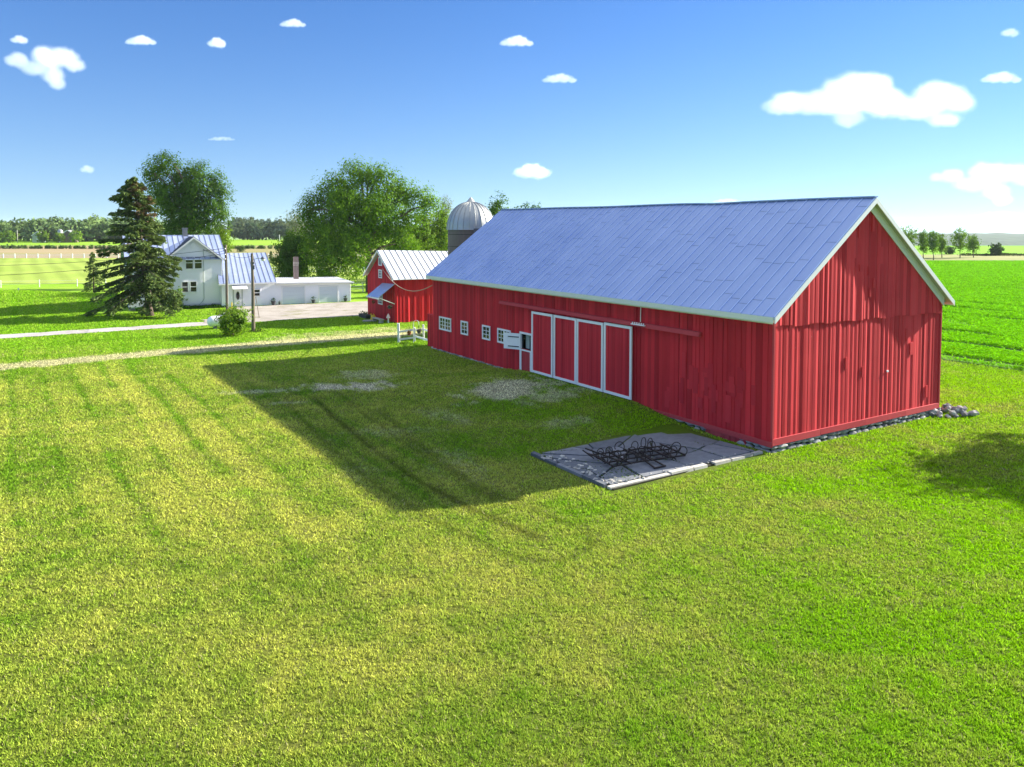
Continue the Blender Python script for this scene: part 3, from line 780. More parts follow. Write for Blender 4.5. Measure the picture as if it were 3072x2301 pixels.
# ------------------------------------------------------------------ cracked concrete pad with the harrow on it
def clip(poly, n, d):
    out = []
    for i in range(len(poly)):
        p, q = poly[i], poly[(i + 1) % len(poly)]; a = p[0] * n[0] + p[1] * n[1] - d; b = q[0] * n[0] + q[1] * n[1] - d
        if a <= 0: out.append(p)
        if (a < 0) != (b < 0) and abs(a - b) > 1e-9: t = a / (a - b); out.append((p[0] + (q[0] - p[0]) * t, p[1] + (q[1] - p[1]) * t))
    return out
pad = thing('concrete_pad', 'cracked grey concrete pad in the lawn beside the near barn corner', 'concrete pad', (BX, BY, 0), BYAW)
A0, A1, B0, B1 = -8.5, -.55, .28, 5.0
mb = MB(); mb.hexa([(A0, B0 - .3, -.1), (A1, B0 - .1, -.1), (A1 - .2, B1 + .2, -.1), (A0 + .1, B1 - .1, -.1), (A0, B0 - .3, .045), (A1, B0 - .1, .045), (A1 - .2, B1 + .2, .06), (A0 + .1, B1 - .1, .045)])
mb.build('bedding', M['soil'], pad)
rc = random.Random(8)
seeds = [(rc.uniform(A0, A1), rc.uniform(B0, B1)) for _ in range(17)] + [(-1.5, 1.0), (-3.2, .9), (-2.2, 3.0), (-4.4, 2.6)]
mb = MB()
for i, s in enumerate(seeds):
    poly = [(A0 + .12, B0 + .05), (A1 - .05, B0 + .12), (A1 - .25, B1 + .1), (A0 + .2, B1 - .15)]
    for j, q in enumerate(seeds):
        if i == j: continue
        n = (q[0] - s[0], q[1] - s[1]); L = math.hypot(*n); n = (n[0] / L, n[1] / L)
        poly = clip(poly, n, (n[0] * (s[0] + q[0]) / 2 + n[1] * (s[1] + q[1]) / 2) - rc.uniform(.018, .06))
        if len(poly) < 3: break
    if len(poly) < 3: continue
    # break the straight edges up a little
    pp = []
    for k in range(len(poly)):
        p, q = poly[k], poly[(k + 1) % len(poly)]; L = math.hypot(q[0] - p[0], q[1] - p[1]); m = max(1, int(L / .35))
        for w in range(m):
            t = w / m; j = .02 if w else 0; pp.append((p[0] + (q[0] - p[0]) * t + rc.uniform(-j, j), p[1] + (q[1] - p[1]) * t + rc.uniform(-j, j)))
    h = .10 + rc.uniform(-.02, .03); sx, sy = rc.uniform(-.012, .012), rc.uniform(-.012, .012); mb.cur = rc.random()
    top = [(p[0], p[1], h + sx * (p[0] - s[0]) + sy * (p[1] - s[1])) for p in pp]
    mb.face(top)
    for k in range(len(top)):
        p, q = top[k], top[(k + 1) % len(top)]; mb.face([(p[0], p[1], .0), (q[0], q[1], .0), q, p])
mb.build('broken_slabs', M['concrete'], pad)
mb = MB(); a = A0 - .05
for w in (2.9, 1.15, .7, .35, .9, .7, .5, .55):
    mb = MB(); mb.cur = rc.random(); o = rc.uniform(-.04, .04); h = rc.uniform(.08, .13); sk = rc.uniform(-.03, .03)
    if w > .4: mb.hexa([(a, B0 - .2 + o, -.08), (a + w, B0 - .2 + o + sk, -.08), (a + w, B0 + .02 + sk, -.08), (a, B0 + .02, -.08), (a, B0 - .18 + o, h), (a + w, B0 - .18 + o + sk, h * .95), (a + w, B0 + .02 + sk, h), (a, B0 + .02, h)]); mb.build('edge_block', M['concrete_edge'], pad)
    a += w + rc.uniform(.02, .1)
    if a > A1: break
mb = MB(); b = B0 + .1
for w in (1.3, 1.6, .9, .8):
    mb = MB(); mb.cur = rc.random(); h = rc.uniform(.1, .15)
    mb.box(A0 - .12, A0 + .0, b, b + w, -.05, h); mb.box(A0 + .03, A0 + .13, b + .2, b + w + .1, -.05, h - .02); b += w + .05; mb.build('edge_block', M['concrete'], pad)
mb = MB()
for k in range(60): mb.cur = rc.random(); mb.blob((A0 + rc.uniform(-.1, .9), rc.uniform(B0, B1 - .3), .11), (rc.uniform(.03, .12), rc.uniform(.03, .1), .04), rc, 1, .3)
for k in range(40): mb.cur = rc.random(); mb.blob((rc.uniform(A0 + .3, A1 - 1), B0 + rc.uniform(-.1, .25), .11), (rc.uniform(.02, .07), rc.uniform(.02, .07), .03), rc, 1, .3)
mb.build('rubble', M['concrete_edge'], pad)['kind'] = 'stuff'

hx, hy = barn_xy(-5.45, 2.15)
rr = np.random.default_rng(15); n = 2600; a = rr.uniform(A0 + .1, A1 - .2, n); b = rr.uniform(B0 + .05, B1, n); cr = np.full(n, 9.0)
d = np.sort(np.stack([np.hypot(a - s[0], b - s[1]) for s in seeds], 1), 1); kk = (d[:, 1] - d[:, 0] < .16) & (fbm(a * .8, b * .8, 19, 3) > .44)
a, b = a[kk], b[kk]; x, y = barn_xy(a, b); c = np.stack([a, b, .07 + .06 * rr.random(len(a))], 1); V, F = leaf_quads(c, rr.uniform(.02, .05, len(a)), rr)
wd = np_obj('crack_weeds', V, F, M['blade'], pad, np.array([.10, .16, .03]) * (.6 + .8 * rr.random(len(a)))[:, None]); wd['kind'] = 'stuff'
har = thing('spring_tooth_harrow', 'rusty black spring tooth harrow lying on the cracked concrete pad', 'harrow', (hx, hy, .12), BYAW + R(-6))
mb = MB(); rh = random.Random(4)
for y in (-.75, -.25, .25, .75): mb.bar((-1.75, y, .12 + .05 * (y > 0)), (-.06, y + .05, .12), .06, .045); mb.bar((.06, y + .05, .12), (1.75, y - .05, .10), .06, .045)
for x in (-1.7, -.9, -.1, .1, .9, 1.7): mb.bar((x, -.85, .14), (x + .05, .85, .16), .055, .05)
mb.bar((-1.2, -.6, .2), (-1.9, .9, .42), .05, .05); mb.bar((-1.75, .5, .1), (-2.0, .95, .35), .04, .04)
mb.bar((-.2, -1.4, .03), (-.1, 0, .2), .05, .05); mb.bar((.3, -1.35, .03), (.15, 0, .2), .05, .05); mb.bar((-.25, -1.4, .03), (.35, -1.35, .03), .05, .05)
mb.bar((1.2, -.9, .05), (1.3, .4, .22), .04, .04)
mb.build('frame', M['rust'], har)
for k in range(26):
    x = -1.65 + 3.3 * (k % 9) / 8 + rh.uniform(-.09, .09); y = (-.75, -.25, .25, .75)[k % 4] + rh.uniform(-.06, .06)
    rr = rh.uniform(.13, .23); tl = rh.uniform(-.5, .5); an = rh.uniform(-.5, .5)
    pts = []
    for q in range(13):
        t = -1.0 + q / 12 * 4.6
        lx = rr * math.cos(t) * .95; lz = rr * math.sin(t) + rr * .95
        pts.append((x + lx * math.cos(an) + lz * .15 * tl, y + lx * math.sin(an) + lz * .3 * tl, lz + .1))
    mb = MB(); mb.tube(pts, .019, 5); mb.build('spring_tooth', M['rust'], har)
mb = MB()
for k in range(14):
    x, y = rh.uniform(-1.6, 1.5), rh.uniform(-.8, .7); mb.bar((x, y, .1), (x + rh.uniform(-.5, .5), y + rh.uniform(-.4, .4), rh.uniform(.08, .3)), .04, .03)
mb.build('clamps', M['rust'], har)
# ------------------------------------------------------------------ small red barn
SBX, SBY, SYAW = -11.27, 75.0, R(31)
sb = thing('shed', 'small bright red shed with pale seamed metal roof beyond the long barn', 'shed', (SBX, SBY, 0), SYAW)
r4 = random.Random(31)
SW, SL_, SE, SR = 7.5, 9.5, 4.35, 7.0
srz = lambda b: SR - .02 - abs(b - 3.75) * (SR - SE + .2) / (3.75 + .3)
mb = MB(); boards(mb, 0, SL_, lambda u: .05, lambda u: SE + .1, lambda u, d, z: (u, -d, z), r4, (.32, .46), .055, 0, (), None, .02, .03)
mb.build('long_wall', M['red_small'], sb)
mb = MB(); boards(mb, 0, SW, lambda u: .05, lambda u: srz(u) - .15, lambda u, d, z: (-d, u, z), r4, (.2, .28), .012)
mb.build('gable_wall', M['red'], sb)
mb = MB(); boards(mb, 0, SL_, lambda u: .05, lambda u: SE, lambda u, d, z: (u, SW + d, z), r4, (.3, .4), .012); mb.box(.04, SL_, .04, SW - .04, 0, SE - .1)
mb.box(SL_ - .1, SL_, .04, SW - .04, 0, SE)
i = len(mb.v); pts = [(.05, SE - .1), (SW / 2, srz(SW / 2) - .3), (SW - .05, SE - .1)]
mb.face([(.05, b, z) for b, z in pts]); mb.face([(SL_ - .05, b, z) for b, z in pts])
mb.build('rear_walls', M['red'], sb)
mb = MB(); ms = MB()
for b0, s in ((-.32, 1), (SW + .32, -1)):
    for k in range(16):
        x0, x1 = -.35 + k * .64, -.35 + (k + 1) * .64; d0, d1 = -.03 * max(x0, 0), -.03 * max(x1, 0)
        mb.cur = r4.random(); P = [(x0, b0, SE - .05 + .4 * d0), (x1, b0, SE - .05 + .4 * d1), (x1, SW / 2, SR + d1), (x0, SW / 2, SR + d0)]
        mb.hexa([(p[0], p[1], p[2] - .06) for p in P] + P) if s > 0 else mb.hexa([(p[0], p[1], p[2] - .06) for p in P[::-1]] + P[::-1])
        ms.bar((x0 + .02, b0, SE - .04 + .4 * d0), (x0 + .02, SW / 2, SR + .01 + d0), .045, .07)
rf = mb.build('roof', M['pale_roof'], sb); ms.build('seams', M['dark_seam'], rf)
mb = MB()
for b0 in (-.32, SW + .32):
    mb.hexa([(-.39, b0, SE - .24), (-.35, b0, SE - .24), (-.35, SW / 2, SR - .19), (-.39, SW / 2, SR - .19), (-.39, b0, SE - .05), (-.35, b0, SE - .05), (-.35, SW / 2, SR), (-.39, SW / 2, SR)])
mb.build('rake_board', M['white'], sb)
def wall_window(parent, x, b0, b1, z0, z1, rows, cols, f=.09):
    """window on a wall of constant x, facing -x"""
    mb = MB(); mb.box(x - .06, x, b0, b0 + f, z0, z1); mb.box(x - .06, x, b1 - f, b1, z0, z1); mb.box(x - .06, x, b0 + f, b1 - f, z0, z0 + f); mb.box(x - .06, x, b0 + f, b1 - f, z1 - f, z1)
    for q in range(1, cols): c = b0 + (b1 - b0) * q / cols; mb.box(x - .05, x - .02, c - .02, c + .02, z0 + f, z1 - f)
    for q in range(1, rows): c = z0 + (z1 - z0) * q / rows; mb.box(x - .048, x - .021, b0 + f, b1 - f, c - .02, c + .02)
    w = mb.build('window', M['white'], parent)
    mb = MB(); mb.box(x - .025, x - .015, b0 + f, b1 - f, z0 + f, z1 - f); mb.build('pane', M['glass'], w)
wall_window(sb, -.06, 3.2, 4.1, 5.45, 6.3, 1, 2); wall_window(sb, -.06, 3.2, 4.1, 4.2, 5.05, 3, 2); wall_window(sb, -.06, 3.1, 4.3, 1.55, 2.75, 4, 3)
aw = MB()
P = [(-1.75, -.05, 2.62), (-.08, -.05, 3.85), (-.08, 3.15, 3.75), (-1.75, 3.15, 2.50)]
aw.hexa([(p[0], p[1], p[2] - .06) for p in (P[0], P[1], P[2], P[3])] + P); awo = aw.build('awning', M['house_roof'], sb)
mb = MB()
for b in (.05, 3.05): mb.bar((-1.55, b, 2.52), (-.06, b, 1.9), .07, .07)
mb.box(-1.78, -1.7, -.05, 3.15, 2.42, 2.54); mb.build('awning_bracket', M['white'], awo)

def basket(loc, rz, label, potm, flm, rad=.22, bracket=True):
    t = thing('hanging_basket', label, 'flower basket', loc, rz, 'hanging flower baskets')
    mb = MB(); mb.lathe([(rad * .55, -.2), (rad * .9, -.08), (rad, .0)], 14); mb.build('pot', potm, t)
    rr = np.random.default_rng(int(abs(loc[0] * 100))); c = rr.normal(0, 1, (90, 3)); c /= np.linalg.norm(c, axis=1)[:, None]; c *= rr.uniform(.3, 1, 90)[:, None] * rad * np.array([1.05, 1.05, .6]); c[:, 2] += .05
    V, F = leaf_quads(c, np.full(90, .055), rr); col = np.where(rr.random(90)[:, None] < .45, np.array(flm), np.array([.06, .13, .02])) * (.7 + .5 * rr.random(90))[:, None]
    np_obj('flowers', V, F, M['crop'], t, col)
    mb = MB()
    for q in range(3): mb.tube([(rad * .9 * math.cos(q * 2.1), rad * .9 * math.sin(q * 2.1), 0), (0, 0, .45)], .008, 4)
    mb.build('hanger', M['black'], t)
    return t
cs, sn = math.cos(SYAW), math.sin(SYAW)
def sbw(a, b): return SBX + a * cs - b * sn, SBY + a * sn + b * cs
x, y = sbw(-.42, .35); basket((x, y, 1.62), SYAW, 'hanging basket of pale flowers by the near corner of the small shed', M['pot'], (.7, .5, .45), .24)
x, y = sbw(-.42, 4.75); basket((x, y, 1.75), SYAW, 'hanging basket of darker pink flowers left of the shed window', M['terracotta'], (.5, .16, .16), .2)
# things stood along the shed's gable
def planter(loc, rz, label, L=.5, w=.35, h=.35, flc=(.1, .16, .03)):
    t = thing('planter', label, 'planter', loc, rz)
    mb = MB(); mb.hexa([(-L * .9, -w * .9, 0), (L * .9, -w * .9, 0), (L * .9, w * .9, 0), (-L * .9, w * .9, 0), (-L, -w, h), (L, -w, h), (L, w, h), (-L, w, h)]); mb.build('trough', M['pot'], t)
    rr = np.random.default_rng(int(abs(loc[0] * 77))); c = rr.uniform(-1, 1, (110, 3)) * np.array([L, w, .16]) + np.array([0, 0, h + .12])
    V, F = leaf_quads(c, np.full(110, .07), rr); np_obj('plants', V, F, M['crop'], t, np.array(flc) * (.5 + .9 * rr.random(110))[:, None]); return t
x, y = sbw(-.9, 5.8); planter((x, y, 0), SYAW + R(90), 'long dark planter of mixed plants at the left end of the shed', 1.1, .35, .4)
x, y = sbw(-1.0, 3.3)
wc = thing('watering_can', 'yellow watering can standing before the shed wall', 'watering can', (x, y, .0), SYAW)
mb = MB(); mb.lathe([(.22, 0), (.27, .1), (.25, .42), (.16, .52), (.15, .55)], 16); mb.build('body', M['yellow'], wc)
mb = MB(); mb.tube([(0, .24, .12), (0, .5, .4), (0, .62, .62)], [.06, .045, .08], 8); mb.build('spout', M['yellow'], wc)
mb = MB(); mb.tube([(0, -.24, .15), (0, -.42, .35), (0, -.3, .6), (0, 0, .68), (0, .1, .56)], .025, 6); mb.build('handle', M['yellow'], wc)
x, y = sbw(-1.2, 1.55)
bn = thing('bench', 'low weathered grey plank bench in front of the shed', 'bench', (x, y, 0), SYAW + R(90))
mb = MB()
for k in range(3): mb.box(-1.05, 1.05, -.24 + k * .165, -.24 + k * .165 + .145, .38, .43)
mb.build('seat', M['concrete_edge'], bn)
for s in (-.85, .85):
    mb = MB(); mb.box(s - .05, s + .05, -.22, .22, 0, .38); mb.build('leg', M['concrete_edge'], bn)
x, y = sbw(-1.7, 3.0)
sp = thing('stepping_stone', 'pale round stone slab lying before the shed bench', 'stone', (x, y, 0), 0)
mb = MB(); mb.lathe([(.5, 0), (.55, .06), (.5, .12), (.1, .13)], 14); mb.build('slab', M['stone'], sp)
x, y = sbw(-.6, .35)
od = thing('garden_lantern', 'small white conical garden ornament on a post at the shed corner', 'ornament', (x, y, 0), SYAW)
mb = MB(); mb.box(-.05, .05, -.05, .05, 0, .55); mb.build('post', M['white'], od)
mb = MB(); mb.lathe([(.2, .55), (.17, .66), (.02, .98)], 12); mb.build('shade', M['flower'], od)

# ------------------------------------------------------------------ silo
silo = thing('silo', 'dark stave silo with ribbed galvanised dome rising behind the barn roof', 'silo', (-3.56, 67.4, 0))
SR_ = 1.98; zb = 9.12
mb = MB(); mb.lathe([(SR_, 0), (SR_, zb)], 48); body = mb.build('stave_wall', m_paint('silo staves', (.10, .085, .085), (.22, .195, .19), (.3, .28, .27), .3, (5, 5, .5)), silo)
mb = MB()
for k in range(9):
    z = .6 + k * 1.02 - .05
    mb.lathe([(SR_ + .025, z - .02), (SR_ + .025, z + .02)], 48, cap=False)
mb.build('hoops', M['black'], body)
prof = []
for q in range(15):
    t = q / 14 * PI / 2; prof.append(((SR_ + .08) * math.cos(t) ** .92 + .01, zb + 2.38 * math.sin(t) ** 1.0))
mb = MB(); i0 = len(mb.v); n = 48
for k in range(n): pass
mb.lathe([(SR_ + .1, zb - .02)] + prof, 48, cap=False)
dome = mb.build('dome', M['galv'], silo, smooth=True)
mb = MB()
for k in range(24):
    t = 2 * PI * k / 24; mb.tube([((r + .015) * math.cos(t), (r + .015) * math.sin(t), z + .01) for r, z in prof], .028, 5)
mb.build('dome_ribs', M['galv'], dome)
mb = MB(); mb.lathe([(.5, zb + 2.26), (.3, zb + 2.48), (.05, zb + 2.78)], 16); mb.build('dome_cap', M['galv'], dome)
mb = MB(); mb.box(.35, 1.0, -SR_ - .16, -SR_ + .3, 0, zb + .1); mb.build('unloading_chute', M['dark_seam'], silo)

# ------------------------------------------------------------------ white rail fence at the barn end, with pots and a crook
fc = thing('rail_fence', 'short white wooden rail fence running out from the end of the long barn', 'fence', (-9.0, 61.67, 0))
def fpost(x, y, h, w=.15):
    mb = MB(); mb.hexa([(x - 9 * 0 - w / 2, y - w / 2, -.1), (x + w / 2, y - w / 2, -.1), (x + w / 2, y + w / 2, -.1), (x - w / 2, y + w / 2, -.1), (x - w / 2 - .05, y - w / 2, h), (x + w / 2 - .05, y - w / 2, h), (x + w / 2 - .05, y + w / 2, h), (x - w / 2 - .05, y + w / 2, h)])
    mb.build('post', M['white'], fc)
fpost(0, 0, 1.7, .17); fpost(1.22, .4, 1.32); fpost(1.9, .75, 1.5, .13)
for p, q in (((.05, -.05, 1.02), (1.2, .33, 1.15)), ((.08, -.06, .42), (1.2, .33, .52)), ((1.25, .3, .62), (2.95, -2.55, .62)), ((1.25, .32, 1.12), (1.9, .68, 1.12)), ((1.9, .68, 1.12), (3.05, -2.4, 1.25))):
    mb = MB(); mb.bar(p, q, .05, .14); mb.build('rail', M['white'], fc)
basket((-8.2, 61.75, .93), 0, 'red brown flower pot hung from the rail of the short white fence', M['terracotta'], (.45, .12, .05), .17)
hk = thing('shepherds_crook', 'thin white metal crook pole standing by the short white fence', 'plant hook', (-7.78, 61.15, 0))
mb = MB(); pts = [(0, 0, 0), (0, 0, 1.75)]
for q in range(9): t = PI - q / 8 * PI; pts.append((.22 + .22 * math.cos(t), 0, 1.75 + .25 * math.sin(t)))
pts.append((.44, 0, 1.62)); mb.tube(pts, .022, 6); mb.build('pole', M['white'], hk)
basket((-7.34, 61.15, 1.17), 0, 'dark flower pot hung from the white metal crook pole', M['pot'], (.2, .08, .1), .19)

# ------------------------------------------------------------------ the white house with kitchen wing and double garage
HX, HY, HYAW = -33.57, 89.8, R(29)
ho = thing('house', 'white clapboard farmhouse with blue metal roofs, kitchen wing and double garage', 'house', (HX, HY, 0), HYAW)
def clap(mb, a0, a1, b, z0, z1, fn=None, h=.14, out=-1):
    """lap siding on a wall of constant b facing -b; fn(z) gives the left and right limits"""
    z = z0
    while z < z1 - .01:
        zt = min(z + h, z1); l0, r0 = fn(z) if fn else (a0, a1); l1, r1 = fn(zt) if fn else (a0, a1)
        if r0 - l0 < .02: break
        mb.face([(l0, b - .028, z), (r0, b - .028, z), (r1, b - .004, zt), (l1, b - .004, zt)])
        mb.face([(l0, b, z), (r0, b, z), (r0, b - .028, z), (l0, b - .028, z)]); z = zt
def clap_side(mb, a, b0, b1, z0, z1, s, h=.14):
    z = z0
    while z < z1 - .01:
        zt = min(z + h, z1); mb.face([(a + s * .028, b0, z), (a + s * .028, b1, z), (a + s * .004, b1, zt), (a + s * .004, b0, zt)]); z = zt
FB = 1.0                                        # front wall of the main block
MA0, MA1, MB1, ME, MR = -9.6, .15, 9.0, 5.45, 8.35
gl = lambda z: (-5.75, .15) if z <= ME else (-2.8 - 2.95 * (8.0 - z) / (8.0 - ME), -2.8 + 2.95 * (8.0 - z) / (8.0 - ME))
mb = MB()
clap(mb, 0, 0, FB, .45, 7.95, gl); clap(mb, MA0, -5.75, FB + .02, .45, ME)
clap_side(mb, MA0, FB, MB1, .45, ME, -1); clap_side(mb, MA1, FB, MB1, .45, ME, 1)
mb.box(MA0 + .03, MA1 - .03, FB + .03, MB1, .3, ME)
for a in (MA0 + .01, MA1 - .01): mb.face([(a, FB, ME), (a, MB1, ME), (a, 5, MR - .1)])
mb.build('main_wall', M['siding'], ho)
mb = MB(); mb.box(MA0 + .05, MA1 - .05, FB + .05, MB1 - .05, -.1, .45); mb.build('foundation', M['found'], ho)
def roof_plane(mb, ms, P, n, th=.08, seam=.05, col=None):
    """P: eave-left, eave-right, ridge-right, ridge-left"""
    P = [Vector(p) for p in P]
    for k in range(n):
        t0, t1 = k / n, (k + 1) / n; e0 = P[0].lerp(P[1], t0); e1 = P[0].lerp(P[1], t1); g0 = P[3].lerp(P[2], t0); g1 = P[3].lerp(P[2], t1)
        mb.cur = r4.random(); q = [e0, e1, g1, g0]; dn = Vector((0, 0, -th)); mb.hexa([p + dn for p in q] + q)
        if seam: ms.bar(e0 + Vector((0, 0, .02)), g0 + Vector((0, 0, .02)), seam, .06)
    if seam: ms.bar(P[1] + Vector((0, 0, .02)), P[2] + Vector((0, 0, .02)), seam, .06)
mb = MB(); ms = MB(); ev = FB - .4; ez = 5.62 - .0
roof_plane(mb, ms, [(MA0 - .35, ev, ez), (.75, ev, ez), (.6, 5, MR), (MA0 - .3, 5, MR)], 18)
roof_plane(mb, ms, [(.75, MB1 + .4, ez), (MA0 - .35, MB1 + .4, ez), (MA0 - .3, 5, MR), (.6, 5, MR)], 18)
mr = mb.build('main_roof', M['house_roof'], ho); ms.build('seams', M['dark_seam'], mr)
mb = MB(); ms = MB(); gz = 8.18; ge = (gz - 5.5) / 3.3
for s in (-1, 1):
    e = -2.8 + s * 3.4; P = [(e, FB - .42, gz - ge * 3.4), (e, 4.0, gz - ge * 3.4), (-2.8, 4.9, gz), (-2.8, FB - .42, gz)]
    if s < 0: P = [P[1], P[0], P[3], P[2]]
    roof_plane(mb, ms, P, 7)
gr_ = mb.build('gable_roof', M['house_roof'], ho); ms.build('seams', M['dark_seam'], gr_)
mb = MB()
for s in (-1, 1):
    e = -2.8 + s * 3.42
    mb.hexa([(e, FB - .47, gz - ge * 3.42 - .22), (-2.8, FB - .47, gz - .22), (-2.8, FB - .43, gz - .22), (e, FB - .43, gz - ge * 3.42 - .22), (e, FB - .47, gz - ge * 3.42), (-2.8, FB - .47, gz), (-2.8, FB - .43, gz), (e, FB - .43, gz - ge * 3.42)] if s < 0 else
            [(-2.8, FB - .47, gz - .22), (e, FB - .47, gz - ge * 3.42 - .22), (e, FB - .43, gz - ge * 3.42 - .22), (-2.8, FB - .43, gz - .22), (-2.8, FB - .47, gz), (e, FB - .47, gz - ge * 3.42), (e, FB - .43, gz - ge * 3.42), (-2.8, FB - .43, gz)])
mb.box(.15, .28, FB - .08, FB + .1, .45, ME)
mb.build('trim', M['white'], ho)
mb = MB(); mb.box(-3.5, -2.98, 4.75, 5.3, MR - .4, 9.1); mb.box(-3.55, -2.93, 4.7, 5.35, 9.1, 9.2); mb.build('chimney', M['found'], ho)
mb = MB(); mb.tube([(-2.83, FB - .04, 7.2), (-2.83, FB - .09, 7.2)], .34, 20); mb.build('gable_vent', M['white'], ho)
def sash(a0, a1, z0, z1, b, parent=ho, f=.1, rail=True, name='window'):
    mb = MB(); y0, y1 = b - .09, b - .01
    mb.box(a0, a0 + f, y0, y1, z0, z1); mb.box(a1 - f, a1, y0, y1, z0, z1); mb.box(a0 + f, a1 - f, y0, y1, z0, z0 + f); mb.box(a0 + f, a1 - f, y0, y1, z1 - f, z1)
    if rail: mb.box(a0 + f, a1 - f, y0 + .01, y1, (z0 + z1) / 2 - .04, (z0 + z1) / 2 + .04)
    w = mb.build(name, M['white'], parent); mb = MB(); mb.box(a0 + f, a1 - f, b - .045, b - .035, z0 + f, z1 - f); mb.build('pane', M['glass'], w)
for a0, a1 in ((-3.75, -2.82), (-2.8, -1.87)): sash(a0, a1, 4.45, 5.98, FB)
for a0, a1 in ((-4.2, -3.4), (-3.3, -2.5)): sash(a0, a1, 1.8, 3.12, FB)
sash(-8.4, -7.5, 1.8, 3.3, FB + .02); sash(-8.4, -7.5, 4.0, 5.2, FB + .02)
mb = MB(); mb.tube([(-1.75, FB - .08, 6.75), (-1.78, FB - .08, 1.05), (-1.95, FB - .1, .75), (-2.4, FB - .2, .3)], .035, 6); mb.build('conduit', M['soffit'], ho)
# kitchen wing (a 0-6) and garage (a 6-15.2)
mb = MB(); clap(mb, 0, 6, 0, .05, 2.75); clap_side(mb, 0, 0, FB + 4, .05, 2.75, -1); mb.box(.03, 6, .03, 8, 0, 2.72)
for a in (0.02, 5.98): mb.face([(a, 0, 2.7), (a, 9.2, 2.7), (a, 4.6, 6.0)])
mb.build('wing_wall', M['siding'], ho)
gtop = lambda a: 2.52 - .022 * (a - 6)
mb = MB()
for a0, a1 in ((6.0, 6.8), (9.66, 11.24), (13.72, 15.2)): clap(mb, a0, a1, 0, .05, gtop(a1))
mb.face([(6.8, -.01, 2.24), (9.66, -.01, 2.18), (9.66, -.01, gtop(9.66)), (6.8, -.01, gtop(6.8))]); mb.face([(11.24, -.01, 2.1), (13.72, -.01, 2.06), (13.72, -.01, gtop(13.7)), (11.24, -.01, gtop(11.2))])
clap_side(mb, 15.2, 0, 7, .05, 2.3, 1); mb.box(6.0, 15.17, .13, 7, 0, 2.25)
mb.build('garage_wall', M['siding'], ho)
mb = MB(); ms = MB()
roof_plane(mb, ms, [(-.35, -.38, 2.78), (6.15, -.38, 2.78), (5.95, 4.6, 6.12), (.1, 4.6, 6.12)], 11)
roof_plane(mb, ms, [(6.15, 9.4, 2.78), (-.35, 9.4, 2.78), (.1, 4.6, 6.12), (5.95, 4.6, 6.12)], 11)
wr_ = mb.build('wing_roof', M['house_roof'], ho); ms.build('seams', M['dark_seam'], wr_)
mb = MB(); mb.box(-.35, 6.15, -.42, -.385, 2.6, 2.76); mb.bar((6.17, -.42, 2.66), (15.6, -.42, 2.42), .03, .12); mb.build('eave_trim', M['white'], ho)
mb = MB()
for k in range(34):
    a = 6.2 + k * .278; mb.cur = r4.random(); z = gtop(a) + .06; w = .14
    P = [(a, -.42, z), (a + w, -.42, z - .003), (a + w, 7.2, z + .24), (a, 7.2, z + .24)]; mb.hexa([(p[0], p[1], p[2] - .05) for p in P] + P)
    P = [(a + w, -.42, z + .045), (a + .278, -.42, z + .042), (a + .278, 7.2, z + .285), (a + w, 7.2, z + .285)]; mb.hexa([(p[0], p[1], p[2] - .09) for p in P] + P)
mb.build('garage_roof', M['pale_roof'], ho)
for a0, a1, zt in ((6.8, 9.66, 2.2), (11.24, 13.72, 2.08)):
    mb = MB()
    for k in range(4): mb.box(a0 + .12, a1 - .12, .02, .06, .02 + k * (zt - .14) / 4, .02 + (k + 1) * (zt - .14) / 4 - .012)
    gd = mb.build('garage_door', M['door_panel'], ho)
    mb = MB(); mb.box(a0, a0 + .12, -.05, .1, 0, zt); mb.box(a1 - .12, a1, -.05, .1, 0, zt); mb.box(a0 + .12, a1 - .12, -.05, .1, zt - .12, zt); mb.build('door_frame', M['white'], gd)
mb = MB(); mb.box(1.36, 2.2, -.06, -.02, .1, 2.0); dr = mb.build('entrance_door', M['white'], ho)
mb = MB(); i0 = len(mb.v)
pts = [(1.78 + .19 * math.cos(2 * PI * k / 20), 1.3 + .46 * math.sin(2 * PI * k / 20)) for k in range(20)]
mb.face([(a, -.07, z) for a, z in pts]); mb.build('oval_pane', M['glass'], dr)
mb = MB(); mb.tube([(1.78 + .21 * math.cos(2 * PI * k / 20), -.07, 1.3 + .49 * math.sin(2 * PI * k / 20)) for k in range(21)], .025, 5); mb.build('oval_frame', M['soffit'], dr)
mb = MB(); mb.box(1.22, 1.35, -.06, -.01, .08, 2.1); mb.box(2.21, 2.34, -.06, -.01, .08, 2.1); mb.build('door_frame', M['soffit'], dr)
mb = MB(); mb.tube([(2.1, -.07, 1.02), (2.1, -.13, 1.02)], .035, 8); mb.build('door_knob', M['dark_seam'], dr)
mb = MB(); mb.hexa([(1.1, -1.0, 2.1), (2.75, -1.0, 2.1), (2.75, -.03, 2.52), (1.1, -.03, 2.52), (1.1, -1.0, 2.17), (2.75, -1.0, 2.17), (2.75, -.03, 2.62), (1.1, -.03, 2.62)]); mb.build('door_awning', M['white'], ho)
sash(3.5, 4.35, 1.1, 2.0, 0)
mb = MB(); mb.box(9.45, 10.0, 4.6, 5.15, 2.4, 5.5); ch = mb.build('brick_chimney', M['chim'], ho)
mb = MB()
for z in (4.45, 4.62, 4.79): mb.box(9.43, 10.02, 4.58, 5.17, z, z + .05)
mb.build('chimney_band', M['concrete_edge'], ch)
mb = MB(); mb.tube([(15.22, -.3, 2.3), (15.24, -.06, 2.15), (15.24, -.06, .05)], .05, 6); mb.build('downpipe', M['white'], ho)
mb = MB(); mb.box(15.3, 15.45, -.5, -.3, 2.14, 2.3); mb.build('flood_lamp', M['dark_seam'], ho)
hc, hs = math.cos(HYAW), math.sin(HYAW)
def hw(a, b): return HX + a * hc - b * hs, HY + a * hs + b * hc
